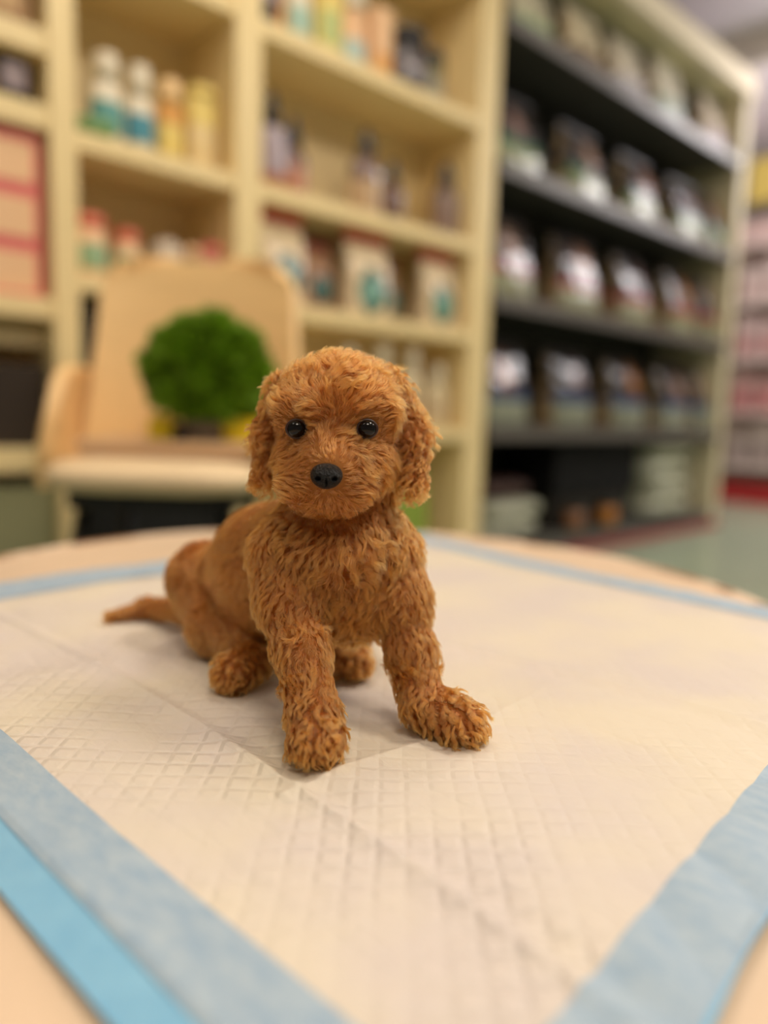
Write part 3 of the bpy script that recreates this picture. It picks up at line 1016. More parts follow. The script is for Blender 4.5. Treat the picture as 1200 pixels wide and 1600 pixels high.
def quilt_mat():
    m = bpy.data.materials.new('quilted_white_nonwoven')
    m.use_nodes = True
    N, L = m.node_tree.nodes, m.node_tree.links
    b = N['Principled BSDF']
    b.inputs['Roughness'].default_value = 0.5
    b.inputs['Specular IOR Level'].default_value = 0.35
    b.inputs['Sheen Weight'].default_value = 0.1
    tc = N.new('ShaderNodeTexCoord')
    mp = N.new('ShaderNodeMapping')
    mp.inputs['Rotation'].default_value = (0, 0, math.radians(44))
    L.new(tc.outputs['Object'], mp.inputs[0])
    nz = N.new('ShaderNodeTexNoise')
    nz.inputs['Scale'].default_value = 22
    L.new(mp.outputs[0], nz.inputs['Vector'])
    ds = N.new('ShaderNodeVectorMath')
    ds.operation = 'MULTIPLY_ADD'
    ds.inputs[1].default_value = (0.004, 0.004, 0)
    L.new(nz.outputs['Color'], ds.inputs[0])
    L.new(mp.outputs[0], ds.inputs[2])
    sp = N.new('ShaderNodeSeparateXYZ')
    L.new(ds.outputs[0], sp.inputs[0])

    def mth(op, a, b2=None, c=None):
        n = N.new('ShaderNodeMath')
        n.operation = op
        for i, v in enumerate((a, b2, c)):
            if v is None:
                continue
            if isinstance(v, (int, float)):
                n.inputs[i].default_value = v
            else:
                L.new(v, n.inputs[i])
        return n.outputs[0]

    def groove(o):
        q = mth('PINGPONG', mth('DIVIDE', o, 0.0118), 0.5)        # 0 at the groove
        return mth('SMOOTH_MIN', mth('MULTIPLY', q, 5.0), 1.0, 0.25)
    g = mth('MULTIPLY', groove(sp.outputs[0]), groove(sp.outputs[1]))
    fade = N.new('ShaderNodeTexNoise')
    fade.inputs['Scale'].default_value = 13
    fade.inputs['Detail'].default_value = 3
    L.new(tc.outputs['Object'], fade.inputs['Vector'])
    fr = N.new('ShaderNodeMapRange')
    fr.inputs['From Min'].default_value = 0.40
    fr.inputs['From Max'].default_value = 0.60
    fr.inputs['To Min'].default_value = 0.12
    fr.inputs['To Max'].default_value = 0.75
    L.new(fade.outputs['Fac'], fr.inputs[0])
    so = N.new('ShaderNodeSeparateXYZ')
    L.new(tc.outputs['Object'], so.inputs[0])
    fx = N.new('ShaderNodeMapRange')          # the embossing is pressed flat towards one side
    fx.inputs['From Min'].default_value = 0.19
    fx.inputs['From Max'].default_value = 0.30
    fx.inputs['To Min'].default_value = 1.0
    fx.inputs['To Max'].default_value = 0.35
    L.new(so.outputs[0], fx.inputs[0])
    g = mth('MULTIPLY', mth('MULTIPLY', g, fr.outputs[0]), fx.outputs[0])
    fine = N.new('ShaderNodeTexNoise')
    fine.inputs['Scale'].default_value = 260
    fine.inputs['Detail'].default_value = 3
    mp2 = N.new('ShaderNodeMapping')
    mp2.inputs['Scale'].default_value = (1.0, 0.22, 1)
    mp2.inputs['Rotation'].default_value = (0, 0, math.radians(20))
    L.new(tc.outputs['Object'], mp2.inputs[0])
    L.new(mp2.outputs[0], fine.inputs['Vector'])
    big = N.new('ShaderNodeTexNoise')
    big.inputs['Scale'].default_value = 50
    big.inputs['Detail'].default_value = 5
    big.inputs['Distortion'].default_value = 1.2
    L.new(mp2.outputs[0], big.inputs['Vector'])
    hsum = mth('ADD', g, mth('ADD', mth('MULTIPLY', fine.outputs['Fac'], 0.35), mth('MULTIPLY', big.outputs['Fac'], 1.5)))
    bp = N.new('ShaderNodeBump')
    bp.inputs['Strength'].default_value = 0.7
    bp.inputs['Distance'].default_value = 0.0020
    L.new(hsum, bp.inputs['Height'])
    L.new(bp.outputs[0], b.inputs['Normal'])
    # faint yellowish and greyish stains
    n3 = N.new('ShaderNodeTexNoise')
    n3.inputs['Scale'].default_value = 9
    n3.inputs['Detail'].default_value = 4
    L.new(tc.outputs['Object'], n3.inputs['Vector'])
    r = N.new('ShaderNodeValToRGB')
    r.color_ramp.elements[0].position = 0.38
    r.color_ramp.elements[0].color = lin((214, 202, 194))
    r.color_ramp.elements[1].position = 0.62
    r.color_ramp.elements[1].color = lin((222, 210, 190))
    L.new(n3.outputs['Fac'], r.inputs[0])
    L.new(r.outputs[0], b.inputs['Base Color'])
    return m


pad = thing('puppy_pad', 'white quilted puppy training pad with pale blue border on the table', 'pad', (0, 0, 0))


def sheet(U, V):
    P = quad(U[..., None], V[..., None])
    X, Y = P[..., 0], P[..., 1]
    return np.stack([X, Y, pad_z(X, Y)], -1)


grid_obj('quilted_sheet', sheet, 520, 520, quilt_mat(), pad)


def film_mat(name, c1, c2, rough, stren, streak):
    m = bpy.data.materials.new(name)
    m.use_nodes = True
    N, L = m.node_tree.nodes, m.node_tree.links
    b = N['Principled BSDF']
    b.inputs['Roughness'].default_value = rough
    tc = N.new('ShaderNodeTexCoord')
    mp = N.new('ShaderNodeMapping')
    mp.inputs['Scale'].default_value = streak
    mp.inputs['Rotation'].default_value = (0, 0, 0.4)
    L.new(tc.outputs['Object'], mp.inputs[0])
    n = N.new('ShaderNodeTexNoise')
    n.inputs['Scale'].default_value = 60
    n.inputs['Detail'].default_value = 8
    n.inputs['Roughness'].default_value = 0.65
    L.new(mp.outputs[0], n.inputs['Vector'])
    r = N.new('ShaderNodeValToRGB')
    r.color_ramp.elements[0].position = 0.35
    r.color_ramp.elements[0].color = lin(c1)
    r.color_ramp.elements[1].position = 0.68
    r.color_ramp.elements[1].color = lin(c2)
    L.new(n.outputs['Fac'], r.inputs[0])
    L.new(r.outputs[0], b.inputs['Base Color'])
    bp = N.new('ShaderNodeBump')
    bp.inputs['Strength'].default_value = stren
    bp.inputs['Distance'].default_value = 0.002
    L.new(n.outputs['Fac'], bp.inputs['Height'])
    L.new(bp.outputs[0], b.inputs['Normal'])
    return m


M_BORDER = film_mat('blue_nonwoven_border', (148, 172, 194), (174, 190, 202), 0.55, 0.3, (2.6, 1.2, 1))
M_FILM = film_mat('sky_blue_poly_film', (122, 178, 212), (134, 188, 218), 0.32, 0.1, (1, 1, 1))


def strip(name, A, B, nrm, w0, w1, m, lift, seed, wrinkle, nu=300, nv=24, edge=0.0):
    """border strip along A->B from offset w0 to w1 on the outer side"""
    rg = np.random.default_rng(seed)
    ks = [(rg.uniform(20, 110), rg.uniform(-90, 90), rg.uniform(0, 6.28), rg.uniform(0.4, 1)) for _ in range(7)]
    es = [(rg.uniform(8, 60), rg.uniform(0, 6.28)) for _ in range(4)]
    L_ = np.linalg.norm(B - A)

    def fn(U, V):
        s = U * L_
        e0 = sum(np.sin(k * s + p) for k, p in es) / 4
        w = (w0 + 0.0012 * e0) * (1 - V) + (w1 + edge * e0) * V
        P = A + (B - A) * U[..., None] + nrm * w[..., None]
        X, Y = P[..., 0], P[..., 1]
        z = pad_z(X, Y) + lift
        wr = sum(a * np.sin(k1 * s + k2 * w + p) for k1, k2, p, a in ks) / 7
        z = z + wrinkle * np.abs(wr) * 1.8
        z = np.where(V > 0.93, np.minimum(z, pad_z(X, Y) - 0.0006 + wrinkle * np.abs(wr)), z)
        return np.stack([X, Y, z], -1)
    return grid_obj(name, fn, nu, nv, m, pad)


def outn(A, B, c):
    d = B - A
    n = np.array([d[1], -d[0]]) / np.linalg.norm(d)
    return n if n @ ((A + B) / 2 - c) > 0 else -n


PC = (PF + PL + PB + PR) / 4
n1, n2, n3_, n4 = outn(PF, PL, PC), outn(PF, PR, PC), outn(PL, PB, PC), outn(PB, PR, PC)


def ext(A, B, e0, e1):
    d = (B - A) / np.linalg.norm(B - A)
    return A - d * e0, B + d * e1


A_, B_ = ext(PF, PL, 0.03, 0.05)
strip('backing_film', A_, B_, n1, 0.020, 0.044, M_FILM, -0.0012, 11, 0.0003)
strip('border_strip', A_, B_, n1, -0.004, 0.026, M_BORDER, 0.0007, 12, 0.0005)
A_, B_ = ext(PL, PB, 0.03, 0.04)
strip('border_strip', A_, B_, n3_, -0.004, 0.065, M_BORDER, 0.0006, 13, 0.0015, edge=0.003)
A_, B_ = ext(PB, PR, 0.05, 0.04)
strip('border_strip', A_, B_, n4, -0.004, 0.042, M_BORDER, 0.0005, 14, 0.0012, edge=0.003)
A_, B_ = ext(PF, PR, 0.03, 0.03)
strip('border_strip', A_, B_, n2, -0.004, 0.0275, M_BORDER, 0.0007, 15, 0.0042, nv=40, edge=0.0045)
strip('backing_film', A_, B_, n2, 0.018, 0.0295, M_FILM, -0.0010, 16, 0.0010, edge=0.004)

# ------------------------------------------------------------------ puppy
def Wz(px, py, z):
    return onz(px, py, z)


def W(px, py, D):
    return at(px, py, D)


PR_ = []    # primitives: kind, a, b, ra, rb, region, k


def cap(a, b, ra, rb, reg, k=0.010):
    PR_.append(('c', np.array(a), np.array(b), ra, rb, reg, k))


def ell(c, rx, ry, rz, reg, k=0.012):
    """ellipsoid with radii along camera-horizontal right, away, up"""
    PR_.append(('e', np.array(c), None, (rx, ry, rz), None, reg, k))


G = TABLE + 0.0015
# trunk
ell(W(528, 868, 0.450), 0.0370, 0.034, 0.038, 'chest', 0.016)
cap(W(505, 838, 0.462), W(424, 878, 0.515), 0.031, 0.0365, 'back', 0.016)
cap(W(424, 878, 0.515), W(386, 903, 0.545), 0.0365, 0.034, 'back', 0.014)
cap(W(535, 775, 0.440), W(528, 850, 0.440), 0.026, 0.034, 'chest', 0.014)
ell(W(545, 925, 0.447), 0.028, 0.026, 0.026, 'chest', 0.014)
cap(W(480, 950, 0.49), W(400, 955, 0.525), 0.022, 0.024, 'belly', 0.012)
# hind legs
cap(W(322, 906, 0.562), W(344, 975, 0.532), 0.0285, 0.0215, 'thigh', 0.005)
cap(W(344, 975, 0.532), W(378, 1018, 0.503), 0.0215, 0.0115, 'thigh', 0.008)
cap(Wz(395, 1033, G + 0.014), Wz(366, 1050, G + 0.0125), 0.0105, 0.0115, 'hpaw', 0.006)
cap(W(560, 930, 0.535), W(545, 1000, 0.525), 0.022, 0.012, 'thigh', 0.008)
cap(Wz(528, 1026, G + 0.014), Wz(552, 1033, G + 0.0115), 0.0105, 0.0105, 'hpaw', 0.006)
# tail
cap(W(292, 955, 0.592), Wz(232, 950, G + 0.0095), 0.0095, 0.0078, 'tail', 0.010)
cap(Wz(232, 950, G + 0.0095), Wz(178, 962, G + 0.006), 0.0078, 0.0042, 'tail', 0.005)
# front legs
cap(W(452, 868, 0.434), W(452, 930, 0.424), 0.0215, 0.0165, 'fleg', 0.012)
cap(W(452, 930, 0.424), W(470, 1010, 0.405), 0.0165, 0.0122, 'fleg', 0.010)
cap(W(470, 1010, 0.405), W(487, 1095, 0.388), 0.0122, 0.0112, 'fleg', 0.008)
cap(W(488, 1115, 0.385), Wz(493, 1152, G + 0.0120), 0.0118, 0.0128, 'fpaw', 0.006)
cap(W(606, 868, 0.446), W(620, 930, 0.440), 0.0185, 0.0160, 'fleg', 0.012)
cap(W(620, 930, 0.440), W(640, 1010, 0.432), 0.0160, 0.0118, 'fleg', 0.010)
cap(W(640, 1010, 0.432), W(656, 1085, 0.421), 0.0118, 0.0112, 'fleg', 0.008)
cap(Wz(668, 1102, G + 0.0140), Wz(718, 1128, G + 0.0105), 0.0118, 0.0108, 'fpaw', 0.006)
# head
ell(W(531, 642, 0.428), 0.0350, 0.034, 0.0305, 'skull', 0.010)
ell(W(524, 716, 0.417), 0.0325, 0.028, 0.0245, 'cheek', 0.010)
ell(W(512, 742, 0.399), 0.0165, 0.0175, 0.0135, 'muzzle', 0.009)
cap(W(474, 756, 0.400), W(548, 758, 0.401), 0.0125, 0.0125, 'muzzle', 0.006)
cap(W(512, 704, 0.398), W(512, 728, 0.388), 0.0085, 0.0085, 'muzzle', 0.008)
cap(W(490, 770, 0.404), W(538, 771, 0.405), 0.0100, 0.0100, 'chin', 0.006)
cap(W(456, 641, 0.407), W(486, 638, 0.401), 0.0095, 0.0085, 'brow', 0.008)
cap(W(556, 638, 0.401), W(590, 641, 0.407), 0.0085, 0.0095, 'brow', 0.008)
# ears
cap(W(450, 612, 0.436), W(419, 675, 0.433), 0.0085, 0.0070, 'ear', 0.012)
cap(W(419, 675, 0.433), W(413, 738, 0.430), 0.0070, 0.0052, 'ear', 0.004)
cap(W(606, 614, 0.437), W(641, 680, 0.432), 0.0110, 0.0095, 'ear', 0.012)
cap(W(641, 680, 0.432), W(644, 742, 0.427), 0.0095, 0.0080, 'ear', 0.004)

EYES = [W(463.5, 670, 0.3962), W(573.5, 670, 0.3962)]
EYE_R = 0.0050
NOSE = W(510, 745, 0.3765)
FACEDIR = (CAM - np.array([0, 0, 0.02]) - W(515, 700, 0.40))
FACEDIR /= np.linalg.norm(FACEDIR)


def prim_dist(P, pr):
    kind, a, b, ra, rb, reg, k = pr
    if kind == 'c':
        ab = b - a
        t = np.clip(((P - a) @ ab) / (ab @ ab), 0, 1)
        return np.linalg.norm(P - a - t[..., None] * ab, axis=-1) - (ra + (rb - ra) * t)
    q = P - a
    loc = np.stack([q @ RH, q @ FH, q[..., 2]], -1)
    r = np.array(ra)
    k0 = np.linalg.norm(loc / r, axis=-1)
    k1 = np.linalg.norm(loc / (r * r), axis=-1) + 1e-9
    return k0 * (k0 - 1) / k1


def sdf(P):
    d = None
    for pr in PR_:
        e = prim_dist(P, pr)
        if d is None:
            d = e
            continue
        k = pr[6]
        h = np.maximum(k - np.abs(d - e), 0) / k
        d = np.minimum(d, e) - h * h * k * 0.25
    # eye sockets
    for c in EYES:
        e = np.linalg.norm(P - (c + FACEDIR * 0.0045), axis=-1) - 0.0060
        d = np.maximum(d, -e)
    # nothing sinks into the pad
    return np.maximum(d, (TABLE + 0.0012) - P[..., 2])


def surface_nets(fn, lo, hi, h):
    n = np.ceil((hi - lo) / h).astype(int) + 1
    ax = [lo[i] + h * np.arange(n[i]) for i in range(3)]
    V = np.empty(tuple(n), np.float32)
    for i in range(n[0]):
        yy, zz_ = np.meshgrid(ax[1], ax[2], indexing='ij')
        V[i] = fn(np.stack([np.full_like(yy, ax[0][i]), yy, zz_], -1))
    S = V < 0
    c = np.zeros(tuple(n - 1), int)
    for dx in (0, 1):
        for dy in (0, 1):
            for dz in (0, 1):
                c += S[dx:n[0] - 1 + dx, dy:n[1] - 1 + dy, dz:n[2] - 1 + dz]
    act = (c > 0) & (c < 8)
    I = np.argwhere(act)
    idx = -np.ones(act.shape, int)
    idx[act] = np.arange(len(I))
    acc = np.zeros((len(I), 3))
    cnt = np.zeros(len(I))
    corners = [(a, b, c_) for a in (0, 1) for b in (0, 1) for c_ in (0, 1)]
    for a in corners:
        for b in corners:
            if sum(abs(a[i] - b[i]) for i in range(3)) != 1 or a > b:
                continue
            va = V[I[:, 0] + a[0], I[:, 1] + a[1], I[:, 2] + a[2]]
            vb = V[I[:, 0] + b[0], I[:, 1] + b[1], I[:, 2] + b[2]]
            cr = (va < 0) != (vb < 0)
            t = np.where(cr, va / np.where(cr, va - vb, 1), 0)[:, None]
            p = np.array(a) * (1 - t) + np.array(b) * t
            acc[cr] += p[cr]
            cnt[cr] += 1
    P = lo + h * (I + acc / cnt[:, None])
    faces = []
    for axn in range(3):
        o1, o2 = [(1, 2), (2, 0), (0, 1)][axn]
        sl0 = [slice(1, n[i] - 1) for i in range(3)]
        sl1 = list(sl0)
        sl0[axn] = slice(0, n[axn] - 1)
        sl1[axn] = slice(1, n[axn])
        s0, s1 = S[tuple(sl0)], S[tuple(sl1)]
        cr = np.argwhere(s0 != s1)
        off = np.array([1, 1, 1])
        off[axn] = 0
        e = cr + off
        fl = s0[tuple(cr.T)]
        u, v = np.zeros(3, int), np.zeros(3, int)
        u[o1], v[o2] = 1, 1
        q = [idx[tuple((e - a).T)] for a in (u + v, v, 0 * u, u)]
        Q = np.stack(q, 1)
        Q[~fl] = Q[~fl][:, ::-1]
        faces.append(Q)
    return P, np.concatenate(faces)


def np_mesh(name, P, F, m, parent):
    me = bpy.data.meshes.new(name)
    me.vertices.add(len(P))
    me.vertices.foreach_set('co', P.astype(np.float32).ravel())
    me.loops.add(F.size)
    me.loops.foreach_set('vertex_index', F.astype(np.int32).ravel())
    me.polygons.add(len(F))
    me.polygons.foreach_set('loop_start', np.arange(0, F.size, 4).astype(np.int32))
    me.update(calc_edges=True)
    me.polygons.foreach_set('use_smooth', [True] * len(F))
    o = bpy.data.objects.new(name, me)
    COL.objects.link(o)
    me.materials.append(m)
    if parent:
        o.parent = parent
    return o


lo = np.min([np.minimum(p[1], p[1] if p[2] is None else p[2]) for p in PR_], 0) - 0.045
hi = np.max([np.maximum(p[1], p[1] if p[2] is None else p[2]) for p in PR_], 0) + 0.045
lo[2] = TABLE - 0.004
BP, BF = surface_nets(sdf, lo, hi, 0.0022)
# puppy root: the body itself is the top-level mesh
M_SKIN = mat('apricot_undercoat', (146, 92, 42), 0.8, 0.2, var=0.12, vscale=60)
puppy = np_mesh('puppy', BP, BF, M_SKIN, None)
tag(puppy, 'curly apricot red poodle puppy sitting on the white pad', 'puppy')


# ---- fur
def hair_mat(name, c_root, c_tip, rough=0.45):
    m = bpy.data.materials.new(name)
    m.use_nodes = True
    N, L = m.node_tree.nodes, m.node_tree.links
    N.remove(N['Principled BSDF'])
    out = N['Material Output']
    h = N.new('ShaderNodeBsdfHairPrincipled')
    h.model = 'CHIANG'
    h.parametrization = 'COLOR'
    h.inputs['Roughness'].default_value = 0.42
    h.inputs['Radial Roughness'].default_value = 0.6
    h.inputs['Random Roughness'].default_value = 0.3
    hi_ = N.new('ShaderNodeHairInfo')
    mx = N.new('ShaderNodeMix')
    mx.data_type = 'RGBA'
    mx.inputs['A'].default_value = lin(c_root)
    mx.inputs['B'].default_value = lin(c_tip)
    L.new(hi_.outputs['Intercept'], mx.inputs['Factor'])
    hs = N.new('ShaderNodeHueSaturation')
    rr = N.new('ShaderNodeMapRange')
    rr.inputs['To Min'].default_value = 0.72
    rr.inputs['To Max'].default_value = 1.28
    L.new(hi_.outputs['Random'], rr.inputs[0])
    L.new(rr.outputs[0], hs.inputs['Value'])
    L.new(mx.outputs['Result'], hs.inputs['Color'])
    L.new(hs.outputs['Color'], h.inputs['Color'])
    L.new(h.outputs[0], out.inputs['Surface'])
    return m


# region: length, lift, curl radius, curl wavelength, clump, density weight
REG = {
    'skull': (0.0125, 0.46, 0.00060, 0.0085, 0.55),
    'brow': (0.0105, 0.45, 0.0004, 0.0090, 0.50),
    'cheek': (0.0120, 0.38, 0.0004, 0.0095, 0.50),
    'muzzle': (0.0085, 0.36, 0.0003, 0.0085, 0.48),
    'chin': (0.0085, 0.38, 0.0003, 0.0085, 0.50),
    'ear': (0.0145, 0.32, 0.0012, 0.0080, 0.75),
    'chest': (0.0170, 0.38, 0.0009, 0.0110, 0.68),
    'back': (0.0090, 0.26, 0.0003, 0.0090, 0.30),
    'belly': (0.0090, 0.26, 0.0003, 0.0090, 0.30),
    'thigh': (0.0085, 0.28, 0.0004, 0.0080, 0.38),
    'tail': (0.0080, 0.22, 0.0003, 0.0080, 0.40),
    'fleg': (0.0120, 0.36, 0.0006, 0.0085, 0.58),
    'fpaw': (0.0120, 0.36, 0.0009, 0.0080, 0.72),
    'hpaw': (0.0095, 0.36, 0.0007, 0.0070, 0.65),
}
FACEC = W(512, 702, 0.392)
BETW = W(516, 665, 0.400)
DOWN = np.array([0, 0, -1.0])


def prim_flow(P, pr):
    kind, a, b, ra, rb, reg, k = pr
    if reg in ('skull', 'brow'):
        v = P - (BETW + np.array([0, 0, -0.004]))
        v = v / (np.linalg.norm(v, axis=1, keepdims=True) + 1e-9)
        # over the crown and behind, fall downwards
        back = np.clip((P - BETW) @ FH / 0.05, 0, 1)[:, None]
        side = np.abs((P - W(520, 640, 0.42)) @ RH)[:, None] / 0.04
        return v + DOWN * (back * 0.8 + np.clip(side - 0.4, 0, 1) * 0.9)
    if reg in ('cheek',):
        v = P - FACEC
        v = v / (np.linalg.norm(v, axis=1, keepdims=True) + 1e-9)
        return v + DOWN * 0.35
    if reg in ('muzzle', 'chin'):
        v = P - NOSE
        v = v / (np.linalg.norm(v, axis=1, keepdims=True) + 1e-9)
        return v + DOWN * (0.55 if reg == 'chin' else 0.15)
    if reg == 'ear':
        return np.tile(DOWN, (len(P), 1))
    if reg == 'chest':
        v = (P - W(530, 840, 0.46)) @ RH
        return DOWN[None] + RH[None] * (v[:, None] * 12)
    if kind == 'c':
        d = (b - a) / np.linalg.norm(b - a)
        if reg in ('back', 'belly'):
            d = d * 0.6 + DOWN * 0.7
        if reg in ('fleg', 'thigh'):
            d = d + DOWN * 0.3
        if reg in ('fpaw', 'hpaw'):
            d = d * 0.7 + DOWN * 0.8
        return np.tile(d, (len(P), 1))
    return np.tile(DOWN, (len(P), 1))


def grad(P, e=0.0006):
    g = np.stack([sdf(P + np.eye(3)[i] * e) - sdf(P - np.eye(3)[i] * e) for i in range(3)], -1)
    return g / (np.linalg.norm(g, axis=1, keepdims=True) + 1e-9)


def vnoise(P, scale, seed, n=10, dim=3):
    """smooth random vector field from a few sine waves"""
    rg = np.random.default_rng(seed)
    out = np.zeros((len(P), dim))
    for _ in range(n):
        k = rg.normal(0, 1, 3) / scale
        out += rg.normal(0, 1, dim) * np.sin(P @ k + rg.uniform(0, 6.28))[:, None]
    return out / math.sqrt(n / 2)


def normalize(v):
    return v / (np.linalg.norm(v, axis=1, keepdims=True) + 1e-9)


def sample_roots(n, seed):
    rg = np.random.default_rng(seed)
    A, B, C_, D_ = (BP[BF[:, i]] for i in range(4))
    ar = np.linalg.norm(np.cross(C_ - A, D_ - B), axis=1) / 2
    f_ = rg.choice(len(BF), n, p=ar / ar.sum())
    u, v = rg.random((n, 1)), rg.random((n, 1))
    return (A[f_] * (1 - u) + B[f_] * u) * (1 - v) + (D_[f_] * (1 - u) + C_[f_] * u) * v


def build_params(P):
    """blend region settings and flow at the given surface points"""
    Ds = np.stack([prim_dist(P, pr) for pr in PR_], 1)
    w = np.exp(-(Ds - Ds.min(1, keepdims=True)) / 0.0022)
    w /= w.sum(1, keepdims=True)
    par = w @ np.array([REG[pr[5]] for pr in PR_])
    fl = sum(w[:, i:i + 1] * normalize(prim_flow(P, pr)) for i, pr in enumerate(PR_))
    nr = grad(P)
    fl = fl + 0.38 * vnoise(P, 0.007, 5) + 0.22 * vnoise(P, 0.003, 6)
    fl = fl - nr * np.sum(fl * nr, 1, keepdims=True)
    fl = normalize(fl)
    # shorter coat around eyes and nose
    L_ = par[:, 0].copy()
    for c in EYES:
        d = np.linalg.norm(P - c, axis=1)
        L_ *= np.clip((d - 0.004) / 0.014, 0.25, 1)
    d = np.linalg.norm(P - NOSE, axis=1)
    L_ *= np.clip((d - 0.003) / 0.022, 0.28, 1)
    return nr, fl, L_, par


K = 13
S_ = np.linspace(0, 1, K)


def strand_paths(P, nr, fl, L_, par, phase, lenmul):
    L_ = L_ * lenmul
    lift = par[:, 1:2]
    pts = np.zeros((len(P), K, 3))
    bi = np.cross(nr, fl)
    for j, s in enumerate(S_):
        up_ = lift[:, 0] * (s - 0.42 * s * s) * L_
        fw_ = (0.70 * s + 0.25 * s * s) * L_
        amp = par[:, 2] * 1.25 * min(1.0, s * 3.0)
        ph = 2 * PI * s * L_ / par[:, 3] + phase
        pts[:, j] = P + nr * up_[:, None] + fl * fw_[:, None] \
            + bi * (amp * np.cos(ph))[:, None] + nr * (amp * 0.55 * (np.sin(ph) - np.sin(phase) * (1 - s)))[:, None]
        if s == 0:
            pts[:, j] = P - nr * 0.0006
    return pts


def nearest(P, C_, cell):
    """index of the nearest clump centre, by hashed cells"""
    from collections import defaultdict
    out = np.zeros(len(P), int)
    key = np.floor(C_ / cell).astype(int)
    tab = defaultdict(list)
    for i, k in enumerate(map(tuple, key)):
        tab[k].append(i)
    kp = np.floor(P / cell).astype(int)
    uk, inv, cnt_ = np.unique(kp, axis=0, return_inverse=True, return_counts=True)
    order = np.argsort(inv.ravel(), kind='stable')
    st_ = [0] + list(np.cumsum(cnt_))
    for q, k in enumerate(uk):
        ids = order[st_[q]:st_[q + 1]]
        cand = []
        for a in (-1, 0, 1):
            for b in (-1, 0, 1):
                for c in (-1, 0, 1):
                    cand += tab.get((k[0] + a, k[1] + b, k[2] + c), [])
        if not cand:
            out[ids] = -1
            continue
        cand = np.array(cand)
        d = ((P[ids][:, None] - C_[cand][None]) ** 2).sum(-1)
        out[ids] = cand[d.argmin(1)]
    return out


def make_fur(n, n_clump, seed, rad):
    rg = np.random.default_rng(seed)
    P = sample_roots(n, seed)
    X_ = sample_roots(n, seed + 7)
    P = np.concatenate([P, X_[X_[:, 2] < TABLE + 0.030]])     # the lower legs and paws are denser
    keep = P[:, 2] > TABLE + 0.003
    for c in EYES:
        dv = P - c
        ax_ = dv @ FACEDIR
        rr = np.linalg.norm(dv - ax_[:, None] * FACEDIR, axis=1)
        keep &= ~((np.linalg.norm(dv, axis=1) < 0.0060) | ((rr < 0.0048) & (ax_ > -0.004) & (ax_ < 0.02)))
    q = P - NOSE
    keep &= ~((np.abs(q @ RH) < 0.0075) & (np.abs(q[:, 2]) < 0.0065) & (q @ FH < 0.008))
    P = P[keep]
    nr, fl, L_, par = build_params(P)
    Cc = sample_roots(n_clump, seed + 1)
    cn, cf, cL, cpar = build_params(Cc)
    # coarser locks where the coat is strongly curled (paws, ears, chest)
    thin = rg.random(n_clump) < np.clip(1.55 - cpar[:, 4] * 1.2, 0.55, 1)
    Cc, cn, cf, cL, cpar = Cc[thin], cn[thin], cf[thin], cL[thin], cpar[thin]
    n_clump = len(Cc)
    cph = rg.uniform(0, 2 * PI, n_clump)
    clen = rg.uniform(0.85, 1.15, n_clump)
    cp = strand_paths(Cc, cn, cf, cL, cpar, cph, clen)
    ni = nearest(P, Cc, 0.005)
    ok = ni >= 0
    ni = np.where(ok, ni, 0)
    phase = cph[ni] + rg.normal(0, 0.3, len(P))
    pts = strand_paths(P, nr, fl, L_, par, phase, clen[ni] * rg.uniform(0.75, 1.12, len(P)))
    cl = (par[:, 4] * ok * (0.6 + 0.6 * rg.random(len(P))))[:, None]
    for j, s in enumerate(S_):
        t = np.clip(cl * min(1.0, 0.25 + s * 1.6), 0, 0.86)
        pts[:, j] = pts[:, j] * (1 - t) + (cp[ni, j] * t)
    # stay above the pad
    pts[..., 2] = np.maximum(pts[..., 2], TABLE + 0.0015)
    # nothing hangs in front of eyes or nose leather
    good = np.ones(len(P), bool)
    for c in EYES:
        dv = pts - c
        ax_ = dv @ FACEDIR
        rr = np.linalg.norm(dv - ax_[..., None] * FACEDIR, axis=-1)
        good &= ~((rr < 0.0040) & (ax_ > -0.002)).any(1)
    dv = pts - NOSE
    ax_ = dv @ FACEDIR
    good &= ~((np.abs(dv @ RH) < 0.0072) & (np.abs(dv[..., 2]) < 0.0058) & (ax_ > 0)).any(1)
    pts = pts[good]
    m_ = len(pts)
    cu = bpy.data.hair_curves.new('fur')
    cu.add_curves([K] * m_)
    cu.attributes['position'].data.foreach_set('vector', pts.astype(np.float32).ravel())
    ra = cu.attributes.get('radius') or cu.attributes.new('radius', 'FLOAT', 'POINT')
    prof = rad * (1.0 - 0.6 * S_ ** 2)
    rr = (prof[None] * rg.uniform(0.7, 1.25, (m_, 1))).astype(np.float32)
    ra.data.foreach_set('value', rr.ravel())
    o = bpy.data.objects.new('fur', cu)
    COL.objects.link(o)
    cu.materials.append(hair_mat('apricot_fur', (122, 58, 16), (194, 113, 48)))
    o.parent = puppy
    return o


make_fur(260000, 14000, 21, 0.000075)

# ---- eyes, lids, nose, mouth
M_EYE = mat('dark_brown_eye', (14, 9, 7), 0.05, 0.3)
M_LID = mat('dark_eyelid', (54, 30, 24), 0.4, 0.5)
M_NOSE = mat('black_nose_leather', (11, 9, 10), 0.36, 0.28, bump=0.5, bscale=900)


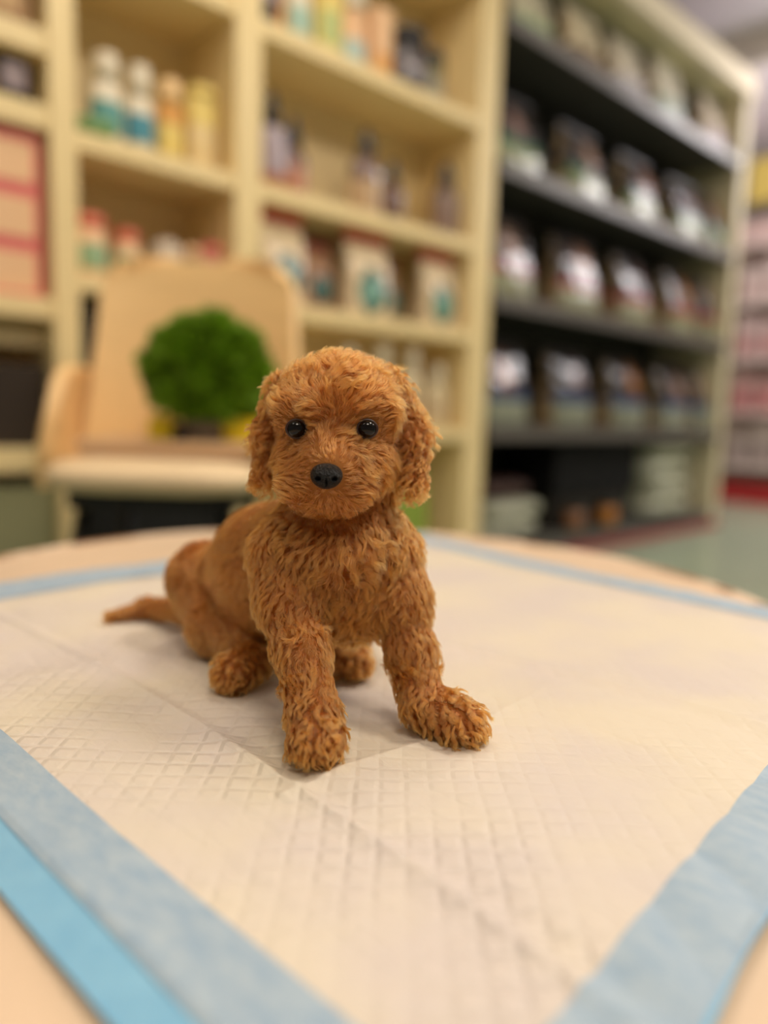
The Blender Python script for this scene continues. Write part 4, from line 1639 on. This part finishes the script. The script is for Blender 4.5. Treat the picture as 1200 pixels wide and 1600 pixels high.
def eyeball(c):
    bm = bmesh.new()
    bmesh.ops.create_uvsphere(bm, u_segments=36, v_segments=24, radius=EYE_R)
    o = bm_obj('eye', bm, M_EYE, puppy, True)
    o.location = c
    # lid ring around the opening, in the plane facing outwards
    f_ = Vector(FACEDIR)
    a = f_.cross(Vector((0, 0, 1))).normalized()
    b = a.cross(f_)
    vs, fs = [], []
    n, mseg = 40, 10
    for i in range(n):
        t = 2 * PI * i / n
        # slightly almond: pinched at the corners
        ra = EYE_R * 0.95 * (1 + 0.10 * abs(math.cos(t)) ** 3)
        rb = EYE_R * 0.93
        ctr = a * math.cos(t) * ra + b * math.sin(t) * rb + f_ * EYE_R * 0.22
        dr = (a * math.cos(t) + b * math.sin(t)).normalized()
        for k in range(mseg):
            w = 2 * PI * k / mseg
            vs.append(Vector(c) + ctr + dr * math.cos(w) * 0.0008 + f_ * math.sin(w) * 0.0008)
    for i in range(n):
        for k in range(mseg):
            p, q = i * mseg + k, i * mseg + (k + 1) % mseg
            p2, q2 = ((i + 1) % n) * mseg + k, ((i + 1) % n) * mseg + (k + 1) % mseg
            fs.append((p, p2, q2, q))
    mesh_obj('eyelid', vs, fs, M_LID, puppy)


for c in EYES:
    eyeball(c)

NF = -FACEDIR * np.array([1, 1, 0])
NF /= np.linalg.norm(NF)            # into the head
NR = np.cross(NF, [0, 0, 1.0])      # image right


def nose_sdf(P):
    q = P - NOSE
    x, y, z = q @ NR, q @ NF, q[..., 2]
    # broad upper pad tapering to the lip
    wx = 0.0082 + 0.10 * z
    r = np.sqrt((x / wx) ** 2 + (z / 0.0066) ** 2 + ((y - 0.004) / 0.0085) ** 2)
    d = (r - 1) * 0.0062
    for s in (-1, 1):
        e = np.sqrt(((x - s * 0.0042) / 0.0017) ** 2 + ((z + 0.0008) / 0.0013) ** 2 + ((y + 0.0035) / 0.003) ** 2)
        d = np.maximum(d, -(e - 1) * 0.0013)
    d = np.maximum(d, -(np.sqrt((x / 0.0005) ** 2 + ((z + 0.0035) / 0.0032) ** 2 + ((y + 0.0035) / 0.0022) ** 2) - 1) * 0.0005)
    return d


np_, nf_ = surface_nets(nose_sdf, NOSE - 0.014, NOSE + 0.016, 0.0004)
np_mesh('nose', np_, nf_, M_NOSE, puppy)
lip = [W(489, 781, 0.3955), W(500, 778, 0.3915), W(510, 775, 0.3895), W(520, 778, 0.3915), W(532, 781, 0.3955)]
tube('mouth', lip, [0.0006, 0.0011, 0.0016, 0.0011, 0.0006], M_LID, puppy, n=8)

# pale claws peeping out of the hind paw
M_CLAW = mat('pale_claw', (222, 200, 164), 0.35, 0.5)
for px, py in ((353, 1060), (362, 1066), (372, 1067), (381, 1063)):
    b0 = Wz(px, py - 10, G + 0.0085)
    t0 = Wz(px - 1, py + 4, G + 0.0016)
    mid = (b0 + t0) / 2 + np.array([0, 0, 0.0018]) - FH * 0.0012
    tube('claw', [b0, mid, t0], [0.0016, 0.0013, 0.0003], M_CLAW, puppy, n=8)
